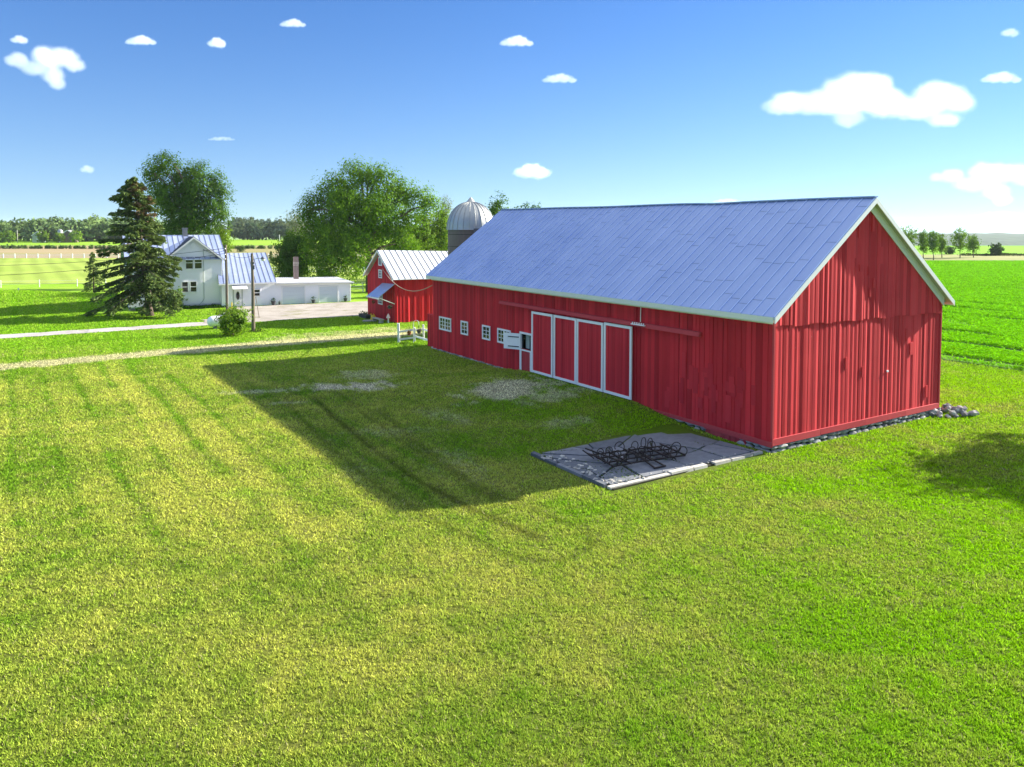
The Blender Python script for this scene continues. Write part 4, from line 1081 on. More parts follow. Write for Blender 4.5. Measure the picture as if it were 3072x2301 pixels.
for a, lab, s in ((5.75, 'larger grey potted plant at the left of the first garage door', 1.15), (6.45, 'small grey potted plant against the frame of the first garage door', .6), (10.5, 'grey potted plant between the two garage doors', 1.0), (14.5, 'grey potted plant at the right end of the garage', 1.0)):
    x, y = hw(a, -.45)
    t = thing('potted_plant', lab, 'potted plant', (x, y, .04), HYAW, 'pots along the garage front')
    mb = MB(); mb.lathe([(.17 * s, 0), (.2 * s, .2 * s), (.26 * s, .42 * s), (.22 * s, .43 * s)], 14); mb.build('pot', M['pot'], t)
    rr = np.random.default_rng(int(a * 10)); c = rr.normal(0, .12 * s, (60, 3)) + np.array([0, 0, .55 * s]); V, F = leaf_quads(c, np.full(60, .07 * s), rr)
    np_obj('plant', V, F, M['crop'], t, np.array([.05, .09, .035]) * (.6 + .8 * rr.random(60))[:, None])
# bed of low plants along the foundation
n = 2600; rr = np.random.default_rng(44); a = rr.uniform(-9, .6, n); b = FB - .3 - rr.random(n) * .9; x, y = hw(a, b)
c = np.stack([x, y, .05 + .35 * rr.random(n) * (.4 + fbm(a * 1.3, b, 5, 2))], 1); V, F = leaf_quads(c, rr.uniform(.06, .13, n), rr)
tag(np_obj('flower_bed', V, F, M['crop'], None, np.array([.06, .15, .012]) * (.6 + .8 * rr.random(n))[:, None]), 'low leafy plants along the house foundation', 'plants', kind='stuff')

# ------------------------------------------------------------------ poles, wires, tank
p1 = thing('utility_pole', 'weathered utility pole in front of the house wing, without a lamp', 'utility pole', (-30.57, 83.3, 0), 0, 'utility poles by the house')
mb = MB(); mb.tube([(0, 0, -.3), (.0, 0, 3.5), (-.04, 0, 7.4)], [.165, .145, .12], 12); mb.build('shaft', M['wood_pole'], p1)
mb = MB()
for z in (7.0, 6.4, 5.9): mb.tube([(-.02, -.12, z), (-.03, -.26, z)], .05, 8)
mb.build('insulators', M['white'], p1)
mb = MB(); mb.tube([(.16, -.02, 0.2), (.13, -.02, 6.2)], .025, 5); mb.build('conduit', M['soffit'], p1)
p2 = thing('lamp_pole', 'weathered wooden pole with a yard lamp arm in front of the garage', 'lamp pole', (-23.04, 69.02, 0), 0, 'utility poles by the house')
mb = MB(); mb.tube([(0, 0, -.3), (.03, 0, 3.5), (.0, 0, 7.0)], [.175, .14, .115], 12); mb.build('shaft', M['wood_pole'], p2)
mb = MB(); mb.tube([(.1, 0, 6.45), (.55, -.05, 6.58), (.98, -.1, 6.55)], .03, 6); mb.build('arm', M['soffit'], p2)
mb = MB(); mb.lathe([(.06, 6.72), (.13, 6.68), (.2, 6.56), (.2, 6.5)], 14, (1.0, -.1)); lh = mb.build('lamp_head', M['dark_seam'], p2)
mb = MB(); mb.lathe([(.18, 6.5), (.19, 6.44), (.12, 6.34), (.03, 6.32)], 14, (1.0, -.1)); mb.build('lamp_bowl', M['lamp'], lh)
mb = MB(); mb.box(.08, .22, -.1, .1, 5.6, 5.95); mb.box(.09, .19, -.1, .08, 6.05, 6.25); mb.build('junction_box', M['dark_seam'], p2)
mb = MB(); mb.tube([(.12, -.05, .1), (.11, -.05, 5.6)], .018, 5); mb.build('conduit', M['soffit'], p2)
rr = np.random.default_rng(12); c = rr.normal(0, 1, (220, 3)) * np.array([.35, .3, .1]) + np.array([-22.7, 68.9, .14]); V, F = leaf_quads(c, rr.uniform(.05, .1, 220), rr)
tag(np_obj('weed_clump', V, F, M['crop'], None, np.array([.09, .15, .02]) * (.6 + .8 * rr.random(220))[:, None]), 'clump of weeds at the foot of the lamp pole', 'weeds')
def wire(name, p, q, sg, label, mat='wire', r=.022, cat='wire', group=None, n=24):
    p = Vector(p); q = Vector(q); mb = MB()
    mb.tube([p.lerp(q, t / n) - Vector((0, 0, sg * 4 * (t / n) * (1 - t / n))) for t in range(n + 1)], r, 5); return tag(mb.build(name, M[mat]), label, cat, group)
wire('power_line', (-30.6, 83.1, 7.05), (-95, 92, 6.6), 1.9, 'upper overhead wire running left from the utility pole', group='overhead wires')
wire('power_line', (-30.6, 83.1, 6.5), (-86, 74, 6.0), 2.0, 'lower overhead wire sagging left from the utility pole', group='overhead wires')
x, y = hw(-1.75, FB - .1); wire('service_drop', (-30.6, 83.25, 6.9), (x, y, 6.7), .35, 'short wire from the utility pole to the house gable', group='overhead wires')
wire('lamp_wire', (-30.55, 83.2, 6.6), (-23.0, 69.1, 6.8), .35, 'wire strung between the utility pole and the lamp pole', group='overhead wires', r=.016)
x0, y0 = sbw(-.1, 3.0); x1, y1 = barn_xy(-.1, BL - .1)
wire('hanging_cable', (x0, y0, 5.15), (x1, y1, 5.0), 1.15, 'sagging pale cable strung from the small shed to the long barn', 'cable', .03, 'cable')
tk = thing('propane_tank', 'white rounded propane tank lying behind the shrub by the drive', 'propane tank', (-26.5, 71.4, 0), HYAW + R(4))
mb = MB(); prof = [(-1.5, .06), (-1.46, .22), (-1.36, .36), (-1.2, .46), (-1.0, .5), (1.0, .5), (1.2, .46), (1.36, .36), (1.46, .22), (1.5, .06)]
mb.tube([(x, 0, .72) for x, r in prof], [r for x, r in prof], 28); mb.build('vessel', M['tank'], tk, smooth=True)
mb = MB(); mb.lathe([(.24, 1.18), (.24, 1.36), (.2, 1.42), (.02, 1.44)], 16); mb.build('valve_cover', M['tank'], tk)
for s in (-.8, .8):
    mb = MB(); mb.box(s - .12, s + .12, -.3, .3, 0, .32); mb.build('foot', M['concrete'], tk)
gs = thing('guy_marker', 'yellow guard sleeve on a thin grey stake behind the shrub', 'marker post', (-29.1, 80.6, 0))
mb = MB(); mb.tube([(0, 0, 0), (0, 0, 2.3)], .03, 6); mb.build('stake', M['soffit'], gs)
mb = MB(); mb.tube([(0, 0, .15), (0, 0, 1.5)], .055, 8); mb.build('sleeve', M['yellow'], gs)
ls = thing('garden_stake', 'thin dark stake leaning left in the gravel beyond the shrub', 'stake', (-25.9, 79.5, 0))
mb = MB(); mb.tube([(0, 0, 0), (-.34, 0, 2.2)], .03, 6); mb.build('rod', M['wood_pole'], ls)
# ------------------------------------------------------------------ trees
M['leaf_mid'] = m_leaf('mid green leaves', (.034, .090, .010), (.100, .200, .018), .35)
M['leaf_willow'] = m_leaf('willow leaves', (.040, .110, .008), (.150, .290, .012), .4)
M['leaf_lime'] = m_leaf('lime leaves', (.095, .19, .014), (.21, .33, .03), .4)
M['leaf_grey'] = m_leaf('grey green leaves', (.15, .19, .12), (.27, .31, .20), .3)
M['leaf_dark'] = m_leaf('dark leaves', (.035, .075, .02), (.08, .14, .03), .25)
M['needle'] = m_leaf('spruce needles', (.055, .10, .036), (.18, .25, .06), .18)
M['cone'] = m_leaf('brown spruce tips', (.12, .075, .04), (.20, .14, .08), .1)
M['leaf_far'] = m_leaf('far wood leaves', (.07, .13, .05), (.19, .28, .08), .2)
M['leaf_haze'] = m_leaf('distant wood leaves', (.10, .15, .11), (.17, .22, .13), .2)  # greyed green: distance haze painted into the leaf colour

def twig_leaves(rng, centres, dirs, per, spread, size, droop=0.0, strand=0.0, out=None):
    m = len(centres); c = np.repeat(centres, per, 0); d = np.repeat(dirs, per, 0)
    t = rng.random((m * per, 1))
    p = c + d * t * spread * 1.5 + rng.normal(0, spread * .33, (m * per, 3))
    p[:, 2] -= droop * (t[:, 0] ** 1.5) * spread
    if strand: p[:, 2] -= rng.random(m * per) * strand
    ax = d * .8 + np.array([0, 0, -1.0 * droop])
    ax = ax + rng.normal(0, .5, ax.shape)
    return leaf_quads(p, size * rng.uniform(.6, 1.3, m * per), rng, .55, 0, ax, None if out is None else np.repeat(out, per, 0))

def crown_mesh(name, parent, lobes, rng, mat, twigs, per, spread, size, droop=0.0, strand=0.0, tone=.5, density_pow=.45):
    Vs = []; Fs = []; Ts = []; off = 0
    lobes = np.array(lobes, float); vol = lobes[:, 3] ** 2; cnt = np.maximum(4, (twigs * vol / vol.sum()).astype(int))
    for L, k in zip(lobes, cnt):
        u = rng.normal(0, 1, (k, 3)); u /= np.linalg.norm(u, axis=1)[:, None]
        r = L[3] * rng.random((k, 1)) ** density_pow * (1 + .45 * rng.random((k, 1)) * (rng.random((k, 1)) < .2)); sc = np.array([1, 1, L[4] if len(L) > 4 else .85])
        c = L[:3] + u * r * sc; d = u + rng.normal(0, .5, (k, 3)); d[:, 2] += .25; d /= np.linalg.norm(d, axis=1)[:, None]
        ou = u * .75 + (c - lobes[:, :3].mean(0)) / (np.linalg.norm(c - lobes[:, :3].mean(0), axis=1)[:, None] + 1e-6) * .6 + np.array([0, 0, .25])
        V, F = twig_leaves(rng, c, d, per, spread, size, droop, strand, ou)
        n = len(F); lt = rng.normal(0, .17); tw = np.repeat(rng.normal(0, .22, k), per)
        T = np.stack([np.clip(tone + lt + tw + rng.normal(0, .17, n), 0, 1), np.clip(.5 + rng.normal(0, .2, n), 0, 1), np.zeros(n)], 1)
        Vs.append(V); Fs.append(F + off); Ts.append(T); off += len(V)
    return np_obj(name, np.concatenate(Vs), np.concatenate(Fs), mat, parent, np.concatenate(Ts))

def limb(mb, p, q, r0, r1, rng, bend=.12, n=6):
    p = Vector(p); q = Vector(q); L = (q - p).length; pts = []
    o = Vector((rng.normal(), rng.normal(), abs(rng.normal()) + .3)) * bend * L
    for k in range(n + 1):
        t = k / n; pts.append(p.lerp(q, t) + o * (4 * t * (1 - t)) * .5 + Vector((rng.normal(), rng.normal(), rng.normal())) * .012 * L * (0 < k < n))
    mb.tube(pts, [r0 + (r1 - r0) * k / n for k in range(n + 1)], 7, cap=True)
    return pts

def tree_at(name, label, cat, x, y, H, Rr, zb, mat, seed, group=None, lobes=None, nl=14, twigs=500, per=16, size=.2, spread=.55, tr=.22, bark='bark', droop=.2, strand=0, tone=.5, lean=(0, 0), flat=.85, forks=1, lobe_r=.36, parts=True):
    rng = np.random.default_rng(seed); z0 = float(terrain(x, y))
    t = thing(name, label, cat, (x, y, z0), 0, group)
    if lobes is None:
        lobes = []; zc = (zb + H) / 2; hz = (H - zb) / 2
        for k in range(nl):
            ph = k * 2.399963 + rng.uniform(-.4, .4); cz = 1 - 2 * (k + .5) / nl; rad = math.sqrt(1 - cz * cz)
            rr = rng.uniform(.45, .72); lr = Rr * rng.uniform(lobe_r * .75, lobe_r * 1.25)
            z = zc + cz * (hz - lr * .7); s = 1.0 if z > zc else .92
            lobes.append((lean[0] * (z / H) + math.cos(ph) * rad * rr * Rr * s, lean[1] * (z / H) + math.sin(ph) * rad * rr * Rr * s, z, lr, flat))
        lobes.append((lean[0] * .7, lean[1] * .7, zc, Rr * .45, flat))
    mb = MB(); fz = max(zb * .9, H * .16); fork = Vector((lean[0] * .2, lean[1] * .2, fz))
    tp = [Vector((0, 0, -.25)), Vector((0, 0, .1)), fork * .55 + Vector((rng.normal() * .05, 0, 0)), fork]
    mb.tube(tp, [tr * 1.35, tr * 1.1, tr * .9, tr * .75], 9)
    top = Vector((lean[0] * .8, lean[1] * .8, H * .82)); pts = limb(mb, fork, top, tr * .7, tr * .12, rng, .05, 8)
    for L in lobes:
        c = Vector(L[:3]); k = min(len(pts) - 2, max(0, int((c.z - fz) / max(.1, (H * .82 - fz)) * 8 * .6))); s = pts[k] if c.z > fz else fork
        e = limb(mb, s, c, tr * .38, tr * .08, rng, .14)
        for q in range(3):
            u = Vector((rng.normal(), rng.normal(), rng.normal() + .2)).normalized() * L[3] * .85
            limb(mb, e[3 + q % 3], c + u, tr * .12, tr * .03, rng, .1, 4)
    mb.build('trunk', M[bark], t, True)
    crown_mesh('crown', t, lobes, rng, M[mat], twigs, per, spread, size, droop, strand, tone)
    return t

# the big spruce beside the house
def spruce(name, label, x, y, H, R0, lean, seed, nb=120, per=90, size=.16, tr=.3, bare=1.2, group=None, brown=True, gap=.2, skew=0.0, prof_pts=None):
    rng = np.random.default_rng(seed); t = thing(name, label, 'spruce tree', (x, y, float(terrain(x, y))), 0, group)
    ax = lambda z: Vector((lean * (z / H) ** 1.0, 0, z))
    mb = MB(); zs = np.linspace(-.2, H * .985, 14); mb.tube([ax(max(z, -.2)) if z > 0 else Vector((0, 0, z)) for z in zs], [tr * (1.25 if z < .3 else 1) * (1 - z / H * .93) for z in zs], 10)
    bp = []; bd = []; bl = []; Vs = []; brn = []
    for k in range(nb):
        f = (k + rng.random()) / nb; z = bare + (H - bare) * f ** .95; q = z / H
        prof = (1 - q) ** .72 * (.55 + .45 * min(1, q / .12)) + .03 if prof_pts is None else np.interp(z, *prof_pts) / R0
        L = R0 * prof * rng.uniform(.62, 1.12); an = rng.random() * 2 * PI
        if rng.random() < gap: L *= .6
        L *= 1 - skew * math.cos(an)
        b0 = ax(z); d = Vector((math.cos(an), math.sin(an), 0)); up = .55 * q - .12; pts = []
        sagk = rng.uniform(.25, .5) * (1 - q) + .05
        for j in range(7):
            s = j / 6; pts.append(b0 + d * L * s + Vector((0, 0, L * (up * s - sagk * s * s * 1.3 + .38 * sagk * s ** 4))))
        mb.tube(pts, [tr * .2 * (1 - q * .6) * (1 - j / 6.6) + .008 for j in range(7)], 5)
        m = int(per * (.35 + L / R0)); s = .18 + .82 * rng.random(m) ** .8; s[: m // 6] = 1 - .12 * rng.random(m // 6)
        P = np.array([tuple(p) for p in pts]); ii = np.minimum((s * 6).astype(int), 5); fr = s * 6 - ii
        c = P[ii] * (1 - fr[:, None]) + P[ii + 1] * fr[:, None]
        side = rng.normal(0, 1, m) * (.16 + .20 * (1 - s)) * (.45 + .26 * L); sd = np.array([-d.y, d.x, 0])
        c = c + sd * side[:, None]; c[:, 2] -= np.abs(side) * .25 + rng.random(m) ** 2 * .45 * (1 - .6 * q)
        axd = np.array([d.x, d.y, -.25]) * .7 + sd * np.sign(side)[:, None] * .7; axd[:, 2] -= .35 * rng.random(m)
        bp.append(c); bd.append(axd); brn.append(np.full(m, q > .68 and d.x > .1 and rng.random() < .5) & (rng.random(m) < .75))
    c = np.concatenate(bp); d = np.concatenate(bd); br = np.concatenate(brn) if brown else np.zeros(len(c), bool)
    mb.build('trunk', M['bark'], t, True)
    sz = size * rng.uniform(.7, 1.5, len(c))
    V, F = leaf_quads(c, sz, rng, .32, 0, d); n = len(F)
    T = np.stack([np.clip(.45 + rng.normal(0, .25, n), 0, 1), np.clip(.45 + rng.normal(0, .25, n), 0, 1), np.zeros(n)], 1)
    Vq = V.reshape(-1, 4, 3)
    k = ~br; np_obj('crown', Vq[k].reshape(-1, 3), np.arange(4 * k.sum()).reshape(-1, 4), M['needle'], t, T[k])
    if br.any(): np_obj('cone_clusters', Vq[br].reshape(-1, 3), np.arange(4 * br.sum()).reshape(-1, 4), M['cone'], t, T[br])
    return t
spruce('spruce_tree', 'tall ragged dark spruce leaning over the lawn before the farmhouse', -37.87, 81.13, 14.4, 5.4, -1.3, 3, 190, 260, .19, .36, 1.9, brown=True, skew=.2, prof_pts=([1, 2, 4, 6, 8, 9.5, 11, 12, 13.5, 14.4], [3.2, 4.9, 4.6, 4.1, 3.5, 2.7, 2.2, 2.0, 1.0, .3]))
spruce('spruce_tree', 'small dark narrow spruce on the lawn left of the tall spruce', -59.2, 110, 5.7, 1.9, 0, 9, 60, 70, .13, .12, .3, brown=False)
spruce('spruce_tree', 'tiny dark conifer in the pasture behind the house wing', -61, 197, 3.0, 1.2, 0, 10, 26, 30, .22, .08, .2, brown=False)

rcw = random.Random(2)
CW = [((x - 1140) * .01449, rcw.uniform(-3, 3) * (1 - abs(x - 1140) / 600), 18.9 - y * .01449, r * .0128, 1.2) for x, y, r in ((740, 50, 75), (795, 190, 120), (930, 20, 90), (1050, -30, 80), (1040, 140, 130), (1180, 70, 75), (1290, 80, 85), (1320, 240, 150), (1480, 160, 85), (1520, 320, 105), (1150, 350, 170), (950, 350, 130), (1450, 480, 130), (1250, 530, 170), (1030, 560, 140), (860, 430, 105), (1520, 560, 70), (1150, 680, 110), (1390, 660, 90), (1000, 700, 90))]
tree_at('cottonwood_tree', 'tall loose crowned poplar rising behind the farmhouse chimney', 'tree', -51, 122, 20.2, 6.3, 5.5, 'leaf_mid', 21, lobes=CW, twigs=2100, per=17, size=.16, spread=.75, tr=.42, tone=.45, droop=.05)
W = [(-1.4, 0, 17.2, 2.5), (-4.6, 1, 15.6, 2.4), (1.6, -1, 16.6, 2.2), (4.4, 1, 15.0, 2.1), (7.0, 0, 13.9, 1.8), (8.6, -1, 12.9, 1.3), (-7.3, 0, 13.3, 2.0), (-2.6, -3, 13.4, 2.8), (2, -3, 12.6, 2.6), (2, 4, 13.5, 2.6), (-4, 4, 12.5, 2.6), (-7.6, 1, 10, 2.1), (-4.2, -4, 9.6, 2.6), (-7.2, -1, 6.6, 2.1), (-3.6, -4.5, 6.0, 2.3), (-.8, -4.5, 8.0, 2.0), (-1.2, -5, 4.6, 1.7), (-5.6, -4, 4.3, 1.6), (2.6, 2, 9.0, 2.0), (5.2, 2, 11, 1.9), (4.4, 4, 7.0, 1.9), (-6, 4, 7, 2.2), (-1, 4, 8, 2.4), (-8.2, -2, 11.6, 1.5), (.4, -1, 10.4, 1.8)]
W = [(x * 1.03, y, z, r * .84) for x, y, z, r in W]
tree_at('willow_tree', 'huge spreading willow with hanging bright green foliage behind the shed', 'tree', -20.3, 111, 19.2, 9, 4.0, 'leaf_willow', 22, lobes=W, twigs=3300, per=17, size=.165, spread=.95, tr=.6, droop=1.15, strand=.8, tone=.48)
for i, (x, y, H, Rr, zb, mt, lab, nl, tw, fl, sd) in enumerate((
        (-15.4, 135, 12.2, 2.5, 3.0, 'leaf_lime', 'yellow green poplar between the willow and the silo, nearest the willow', 11, 420, 1.5, 31),
        (-12.6, 138, 12.4, 2.3, 2.5, 'leaf_lime', 'yellow green poplar standing just left of the silo dome', 11, 420, 1.5, 32),
        (-12.4, 143, 14.3, 1.3, 4.0, 'leaf_grey', 'thin grey topped poplar poking above the others left of the silo', 9, 160, 2.0, 33),
        (-18.6, 133, 9.6, 2.6, 2.0, 'leaf_lime', 'low bushy light green tree behind the ridge of the shed', 10, 360, 1.1, 34),
        (-8.6, 128, 10.6, 2.4, 2.0, 'leaf_mid', 'bushy green tree hidden mostly behind the silo', 9, 280, 1.2, 35),
        (-2.2, 110, 13.4, 2.3, 4.0, 'leaf_mid', 'green tree top peeping out right of the silo dome', 11, 320, 1.3, 36),
        (1.5, 120, 12.9, 1.7, 5.0, 'leaf_mid', 'small tree tip just above the far end of the barn ridge', 8, 160, 1.3, 37),
        (3.3, 121, 12.7, 1.4, 5.0, 'leaf_mid', 'tiniest tree tip above the barn ridge, farther right', 7, 120, 1.3, 38),
        (-41.4, 150, 12.6, 3.0, 5.5, 'leaf_grey', 'sparse grey green tree left of the willow', 13, 170, 1.0, 39),
        (-32.2, 115, 8.5, 3.3, .8, 'leaf_mid', 'round bushy tree behind the brown garage chimney', 16, 700, 1.0, 40),
        (-26.9, 112, 3.5, 1.1, .5, 'leaf_lime', 'small lime green bush behind the garage roof', 7, 120, 1.0, 41),
        (-46.4, 125, 8.9, 1.2, 4.0, 'leaf_lime', 'narrow lime green tree at the right end of the house roof', 7, 140, 1.5, 42),
        (-36.5, 126, 5.4, 1.3, .4, 'leaf_mid', 'small upright green tree left of the round bushy tree', 8, 140, 1.3, 43),
        (-97, 279, 2.2, 1.6, .2, 'leaf_dark', 'lone dark bush in the pasture above the wing roof', 5, 60, 1.0, 44))):
    tree_at('tree', lab, 'bush' if H < 4 else 'tree', x, y, H, Rr, zb, mt, sd, nl=nl, twigs=int(tw * 1.3), per=16, size=.16 if mt != 'leaf_grey' else .14, spread=.55, tr=.07 + .011 * H, flat=fl, lobe_r=.42, bark='bark_light' if mt == 'leaf_grey' else 'bark')
# shrubs by the tank and the house
tree_at('shrub', 'loose leafy green shrub in front of the white propane tank', 'shrub', -24.0, 66.6, 2.45, 1.65, .15, 'leaf_lime', 51, nl=15, twigs=330, per=16, size=.10, spread=.28, tr=.06, lobe_r=.34, flat=1.0, tone=.25)
tree_at('shrub', 'light green shrub against the farmhouse wall under the spruce', 'shrub', -38.6, 88.4, 2.2, 1.6, .2, 'leaf_lime', 52, nl=12, twigs=200, per=14, size=.12, spread=.3, tr=.05, lobe_r=.36, tone=.35)
# the tree outside the picture whose shadow falls on the lawn at the right
tree_at('maple_tree', 'broad green maple on the lawn to the right of the barn', 'tree', 34.4, 36.6, 10.0, 4.7, 3.2, 'leaf_mid', 53, nl=20, twigs=760, per=16, size=.17, spread=.5, tr=.28, lobe_r=.34)
# the row beyond the crop
ROW = [(115.5, 226.5, 9.6, 2.8, 'leftmost tree of the row beyond the crop, half hidden by the barn eave'), (118.3, 224, 7.9, 1.5, 'slim tree second from the barn in the row beyond the crop'),
       (115.6, 213.6, 8.1, 1.6, 'small tree standing nearest in the row beyond the crop'), (126.2, 228.6, 7.0, 1.4, 'short slim tree left of the tallest one beyond the crop'),
       (130.3, 226.5, 9.1, 2.7, 'tallest bare stemmed tree beyond the crop'), (136.3, 230, 6.8, 1.9, 'small thin tree at the right end of the row beyond the crop')]
for i, (x, y, H, Rr, lab) in enumerate(ROW):
    tree_at('field_tree', lab, 'tree', x, y, H, Rr, H * .24, 'leaf_willow', 60 + i, 'row of trees beyond the crop', nl=14, twigs=230, per=9, size=.21, spread=.6, tr=.13, lobe_r=.36, lean=(-.5, 0), flat=.7, droop=.1, tone=.55)
tree_at('bush', 'dark round bush right of the trees beyond the crop', 'bush', 152.9, 246, 3.6, 2.3, .1, 'leaf_dark', 70, nl=12, twigs=160, per=10, size=.3, spread=.5, tr=.08, flat=.9)
tree_at('bush', 'low dark bush between the trees beyond the crop', 'bush', 144.3, 257, 2.6, 1.5, .1, 'leaf_dark', 71, nl=8, twigs=90, per=10, size=.3, spread=.5, tr=.08)
n = 1500; rr = np.random.default_rng(72); x = rr.uniform(142, 162, n); y = 246 + rr.normal(0, 1.2, n); c = np.stack([x, y, rr.random(n) * (.3 + .9 * fbm(x * .4, y * .1, 8, 2))], 1)
V, F = leaf_quads(c, rr.uniform(.15, .3, n), rr); tag(np_obj('weed_bank', V, F, M['crop'], None, np.array([.05, .075, .02]) * (.6 + .8 * rr.random(n))[:, None]), 'dark bank of tall weeds along the crop edge', 'weeds', kind='stuff')

# ------------------------------------------------------------------ the far farm on the left
FG = 'pale willows by the far farm'
for i, (x, H, Rr, lab) in enumerate(((-280.3, 7.0, 4.4, 'broad pale willow at the far left edge of the far farm'), (-283.0, 4.7, 2.3, 'small rounded pale bush in front of the leftmost far willow'), (-261.2, 6.4, 2.9, 'pale willow between the far grey house and the far white silo'),
                                     (-252.4, 5.5, 2.5, 'pale willow just left of the far dark barn'), (-243.2, 6.4, 4.0, 'wide pale willow just right of the far dark barn'))):
    tree_at('far_willow', lab, 'tree', x, 434 - (3 if i == 1 else 0), H, Rr, .4, 'leaf_lime', 80 + i, FG, nl=10, twigs=150, per=9, size=.5, spread=.8, tr=.2, lobe_r=.42, tone=.35)
def far_building(name, label, cat, x, y, w, d, he, hr, wall, roofm, rz=R(20)):
    t = thing(name, label, cat, (x, y, 0), rz)
    mb = MB(); mb.box(-w / 2, w / 2, 0, d, 0, he)
    for yy in (0, d): mb.face([(-w / 2, yy, he), (w / 2, yy, he), (0, yy, hr - .1)])
    mb.build('wall', wall, t)
    mb = MB()
    for s in (-1, 1):
        P = [(s * (w / 2 + .4), -.4, he - .25), (0, -.4, hr), (0, d + .4, hr), (s * (w / 2 + .4), d + .4, he - .25)]; P = P[::-1] if s > 0 else P
        mb.hexa([(p[0], p[1], p[2] - .2) for p in P] + P)
    mb.build('roof', roofm, t)
    mb = MB()
    for s in (-1, 1): mb.bar((s * (w / 2 + .4), -.45, he - .3), (0, -.45, hr - .05), .08, .4)
    mb.build('rake_board', M['white'], t); return t
fh = far_building('house', 'small grey gabled house among the far willows', 'house', -266, 437, 5.0, 8, 4.0, 6.2, M['soffit'], M['found'])
mb = MB(); mb.box(-.5, .5, -.05, -.01, 1.2, 2.6); mb.build('window', M['white'], fh)
far_building('barn', 'dark brown gabled barn with white rake boards at the far farm', 'barn', -249.6, 438, 7.0, 12, 4.3, 7.0, M['chim'], M['found'])
fs = thing('silo', 'white domed silo between the far willows', 'silo', (-257.7, 445, 0)); mb = MB(); mb.lathe([(1.35, 0), (1.35, 6.0)], 20); mb.build('wall', M['white'], fs)
mb = MB(); mb.lathe([(1.4, 6.0), (1.2, 6.8), (.7, 7.35), (.05, 7.55)], 20); mb.build('dome', M['galv'], fs)
fp = thing('far_pole', 'thin pale pole beside the leftmost far willow', 'pole', (-275.3, 434, 0)); mb = MB(); mb.tube([(0, 0, 0), (0, 0, 7)], .2, 6); mb.build('shaft', M['concrete_edge'], fp)
fp = thing('far_pole', 'lone thin white pole before the distant wood above the house wing', 'pole', (-139.6, 468, 0)); mb = MB(); mb.tube([(0, 0, 0), (0, 0, 4.2)], .18, 6); mb.build('shaft', M['white'], fp)

def wood(name, label, xs, ys, hs, mat, seed, step, size, per=70):
    rng = np.random.default_rng(seed); L = []
    for (x0, x1), (y0, y1) in ((xs, ys),):
        m = int((x1 - x0) / step)
        for k in range(m):
            x = x0 + (k + rng.random()) * step; y = rng.uniform(y0, y1); H = np.interp(x, *hs) * rng.uniform(.78, 1.06); r = H * rng.uniform(.22, .34); zg = float(terrain(x, y))
            for q in range(4): L.append((x + rng.normal(0, r * .5), y + rng.normal(0, r * .5), zg + H * (.25 + .72 * (q + rng.random()) / 4.4), r * rng.uniform(.7, 1.1), .9))
    o = crown_mesh(name, None, L, rng, M[mat], len(L) * 9, per // 9, size * 1.2, size, 0, 0, .45)
    return tag(o, label, 'wood', kind='stuff')
wood('far_wood', 'dark leafy wood behind the far farm at the left', (-430, -195), (462, 520), ([-430, -335, -320, -285, -240, -205, -195], [8, 9, 11, 13, 13, 11.5, 11]), 'leaf_far', 91, .8, 1.0)
wood('distant_wood', 'distant bluish wood along the horizon behind the house', (-196, -20), (520, 560), ([-196, -175, -160, -140, -120, -20], [13, 12.5, 12.5, 9.5, 8.5, 8]), 'leaf_haze', 92, .9, 1.0)
wood('hedge_line', 'thin dark hedge line across the far pasture', (-330, 20), (317, 320), ([-330, -235, -228, 20], [.55, .8, 1.1, 1.2]), 'leaf_far', 93, 1.1, .32, 40)
# low wooded hills far off to the right
xs_ = np.linspace(300, 3200, 120); ys_ = np.linspace(2300, 3300, 14); GX, GY = np.meshgrid(xs_, ys_)
Z = np.interp(GY, [2300, 2360, 2700, 3300], [-50, -38, -27, -24]) + 9 * (fbm(GX * .004, GY * .004, 7, 4) - .5) + 7 * (fbm(GX * .03, GY * .03, 9, 2) - .5)
idx = np.arange(GX.size).reshape(GX.shape)
V = np.stack([GX.ravel(), GY.ravel(), Z.ravel()], 1); F = np.stack([idx[:-1, :-1].ravel(), idx[:-1, 1:].ravel(), idx[1:, 1:].ravel(), idx[1:, :-1].ravel()], 1)
M['hill'] = m_plain('wooded hill', (.035, .06, .035), .95, 0, .05, .35, .02)
tag(np_obj('hills', V, F, M['hill']), kind='structure')

# ------------------------------------------------------------------ field fences
def field_fence(name, label, line, step, h, rails, pr, rr_, mat='white'):
    L = [Vector((p[0], p[1], 0)) for p in line]; t = thing(name, label, 'fence', tuple(L[0]))
    tot = []
    for p, q in zip(L[:-1], L[1:]):
        m = max(1, int((q - p).length / step)); tot += [p.lerp(q, k / m) for k in range(m)]
    tot.append(L[-1]); base = None
    for p in tot:
        z = float(terrain(p.x, p.y)); d = p - L[0]
        if base is None:
            mb = MB(); mb.tube([(0, 0, -.2), (0, 0, h)], pr, 6); base = mb.build('post', M[mat], t); base.location = (d.x, d.y, z)
        else:
            o = link(base.copy(), t); o.location = (d.x, d.y, z)
    for zr in rails:
        mb = MB(); pts = [(p - L[0]) + Vector((0, 0, zr + float(terrain(p.x, p.y)))) for p in tot]; mb.tube(pts, rr_, 4); mb.build('rail', M[mat], t)
field_fence('field_fence', 'long white rail fence dividing the mown hay from the pasture', [(-178, 226.3), (-44, 226.3)], 3.3, 1.35, (.35, .75, 1.15), .14, .045)
field_fence('field_fence', 'low thin wire fence along the near edge of the hay field', [(-95, 116), (-78, 118.6), (-67.8, 121.2), (-52, 125)], 3.6, 1.15, (.5, .95), .06, .012)
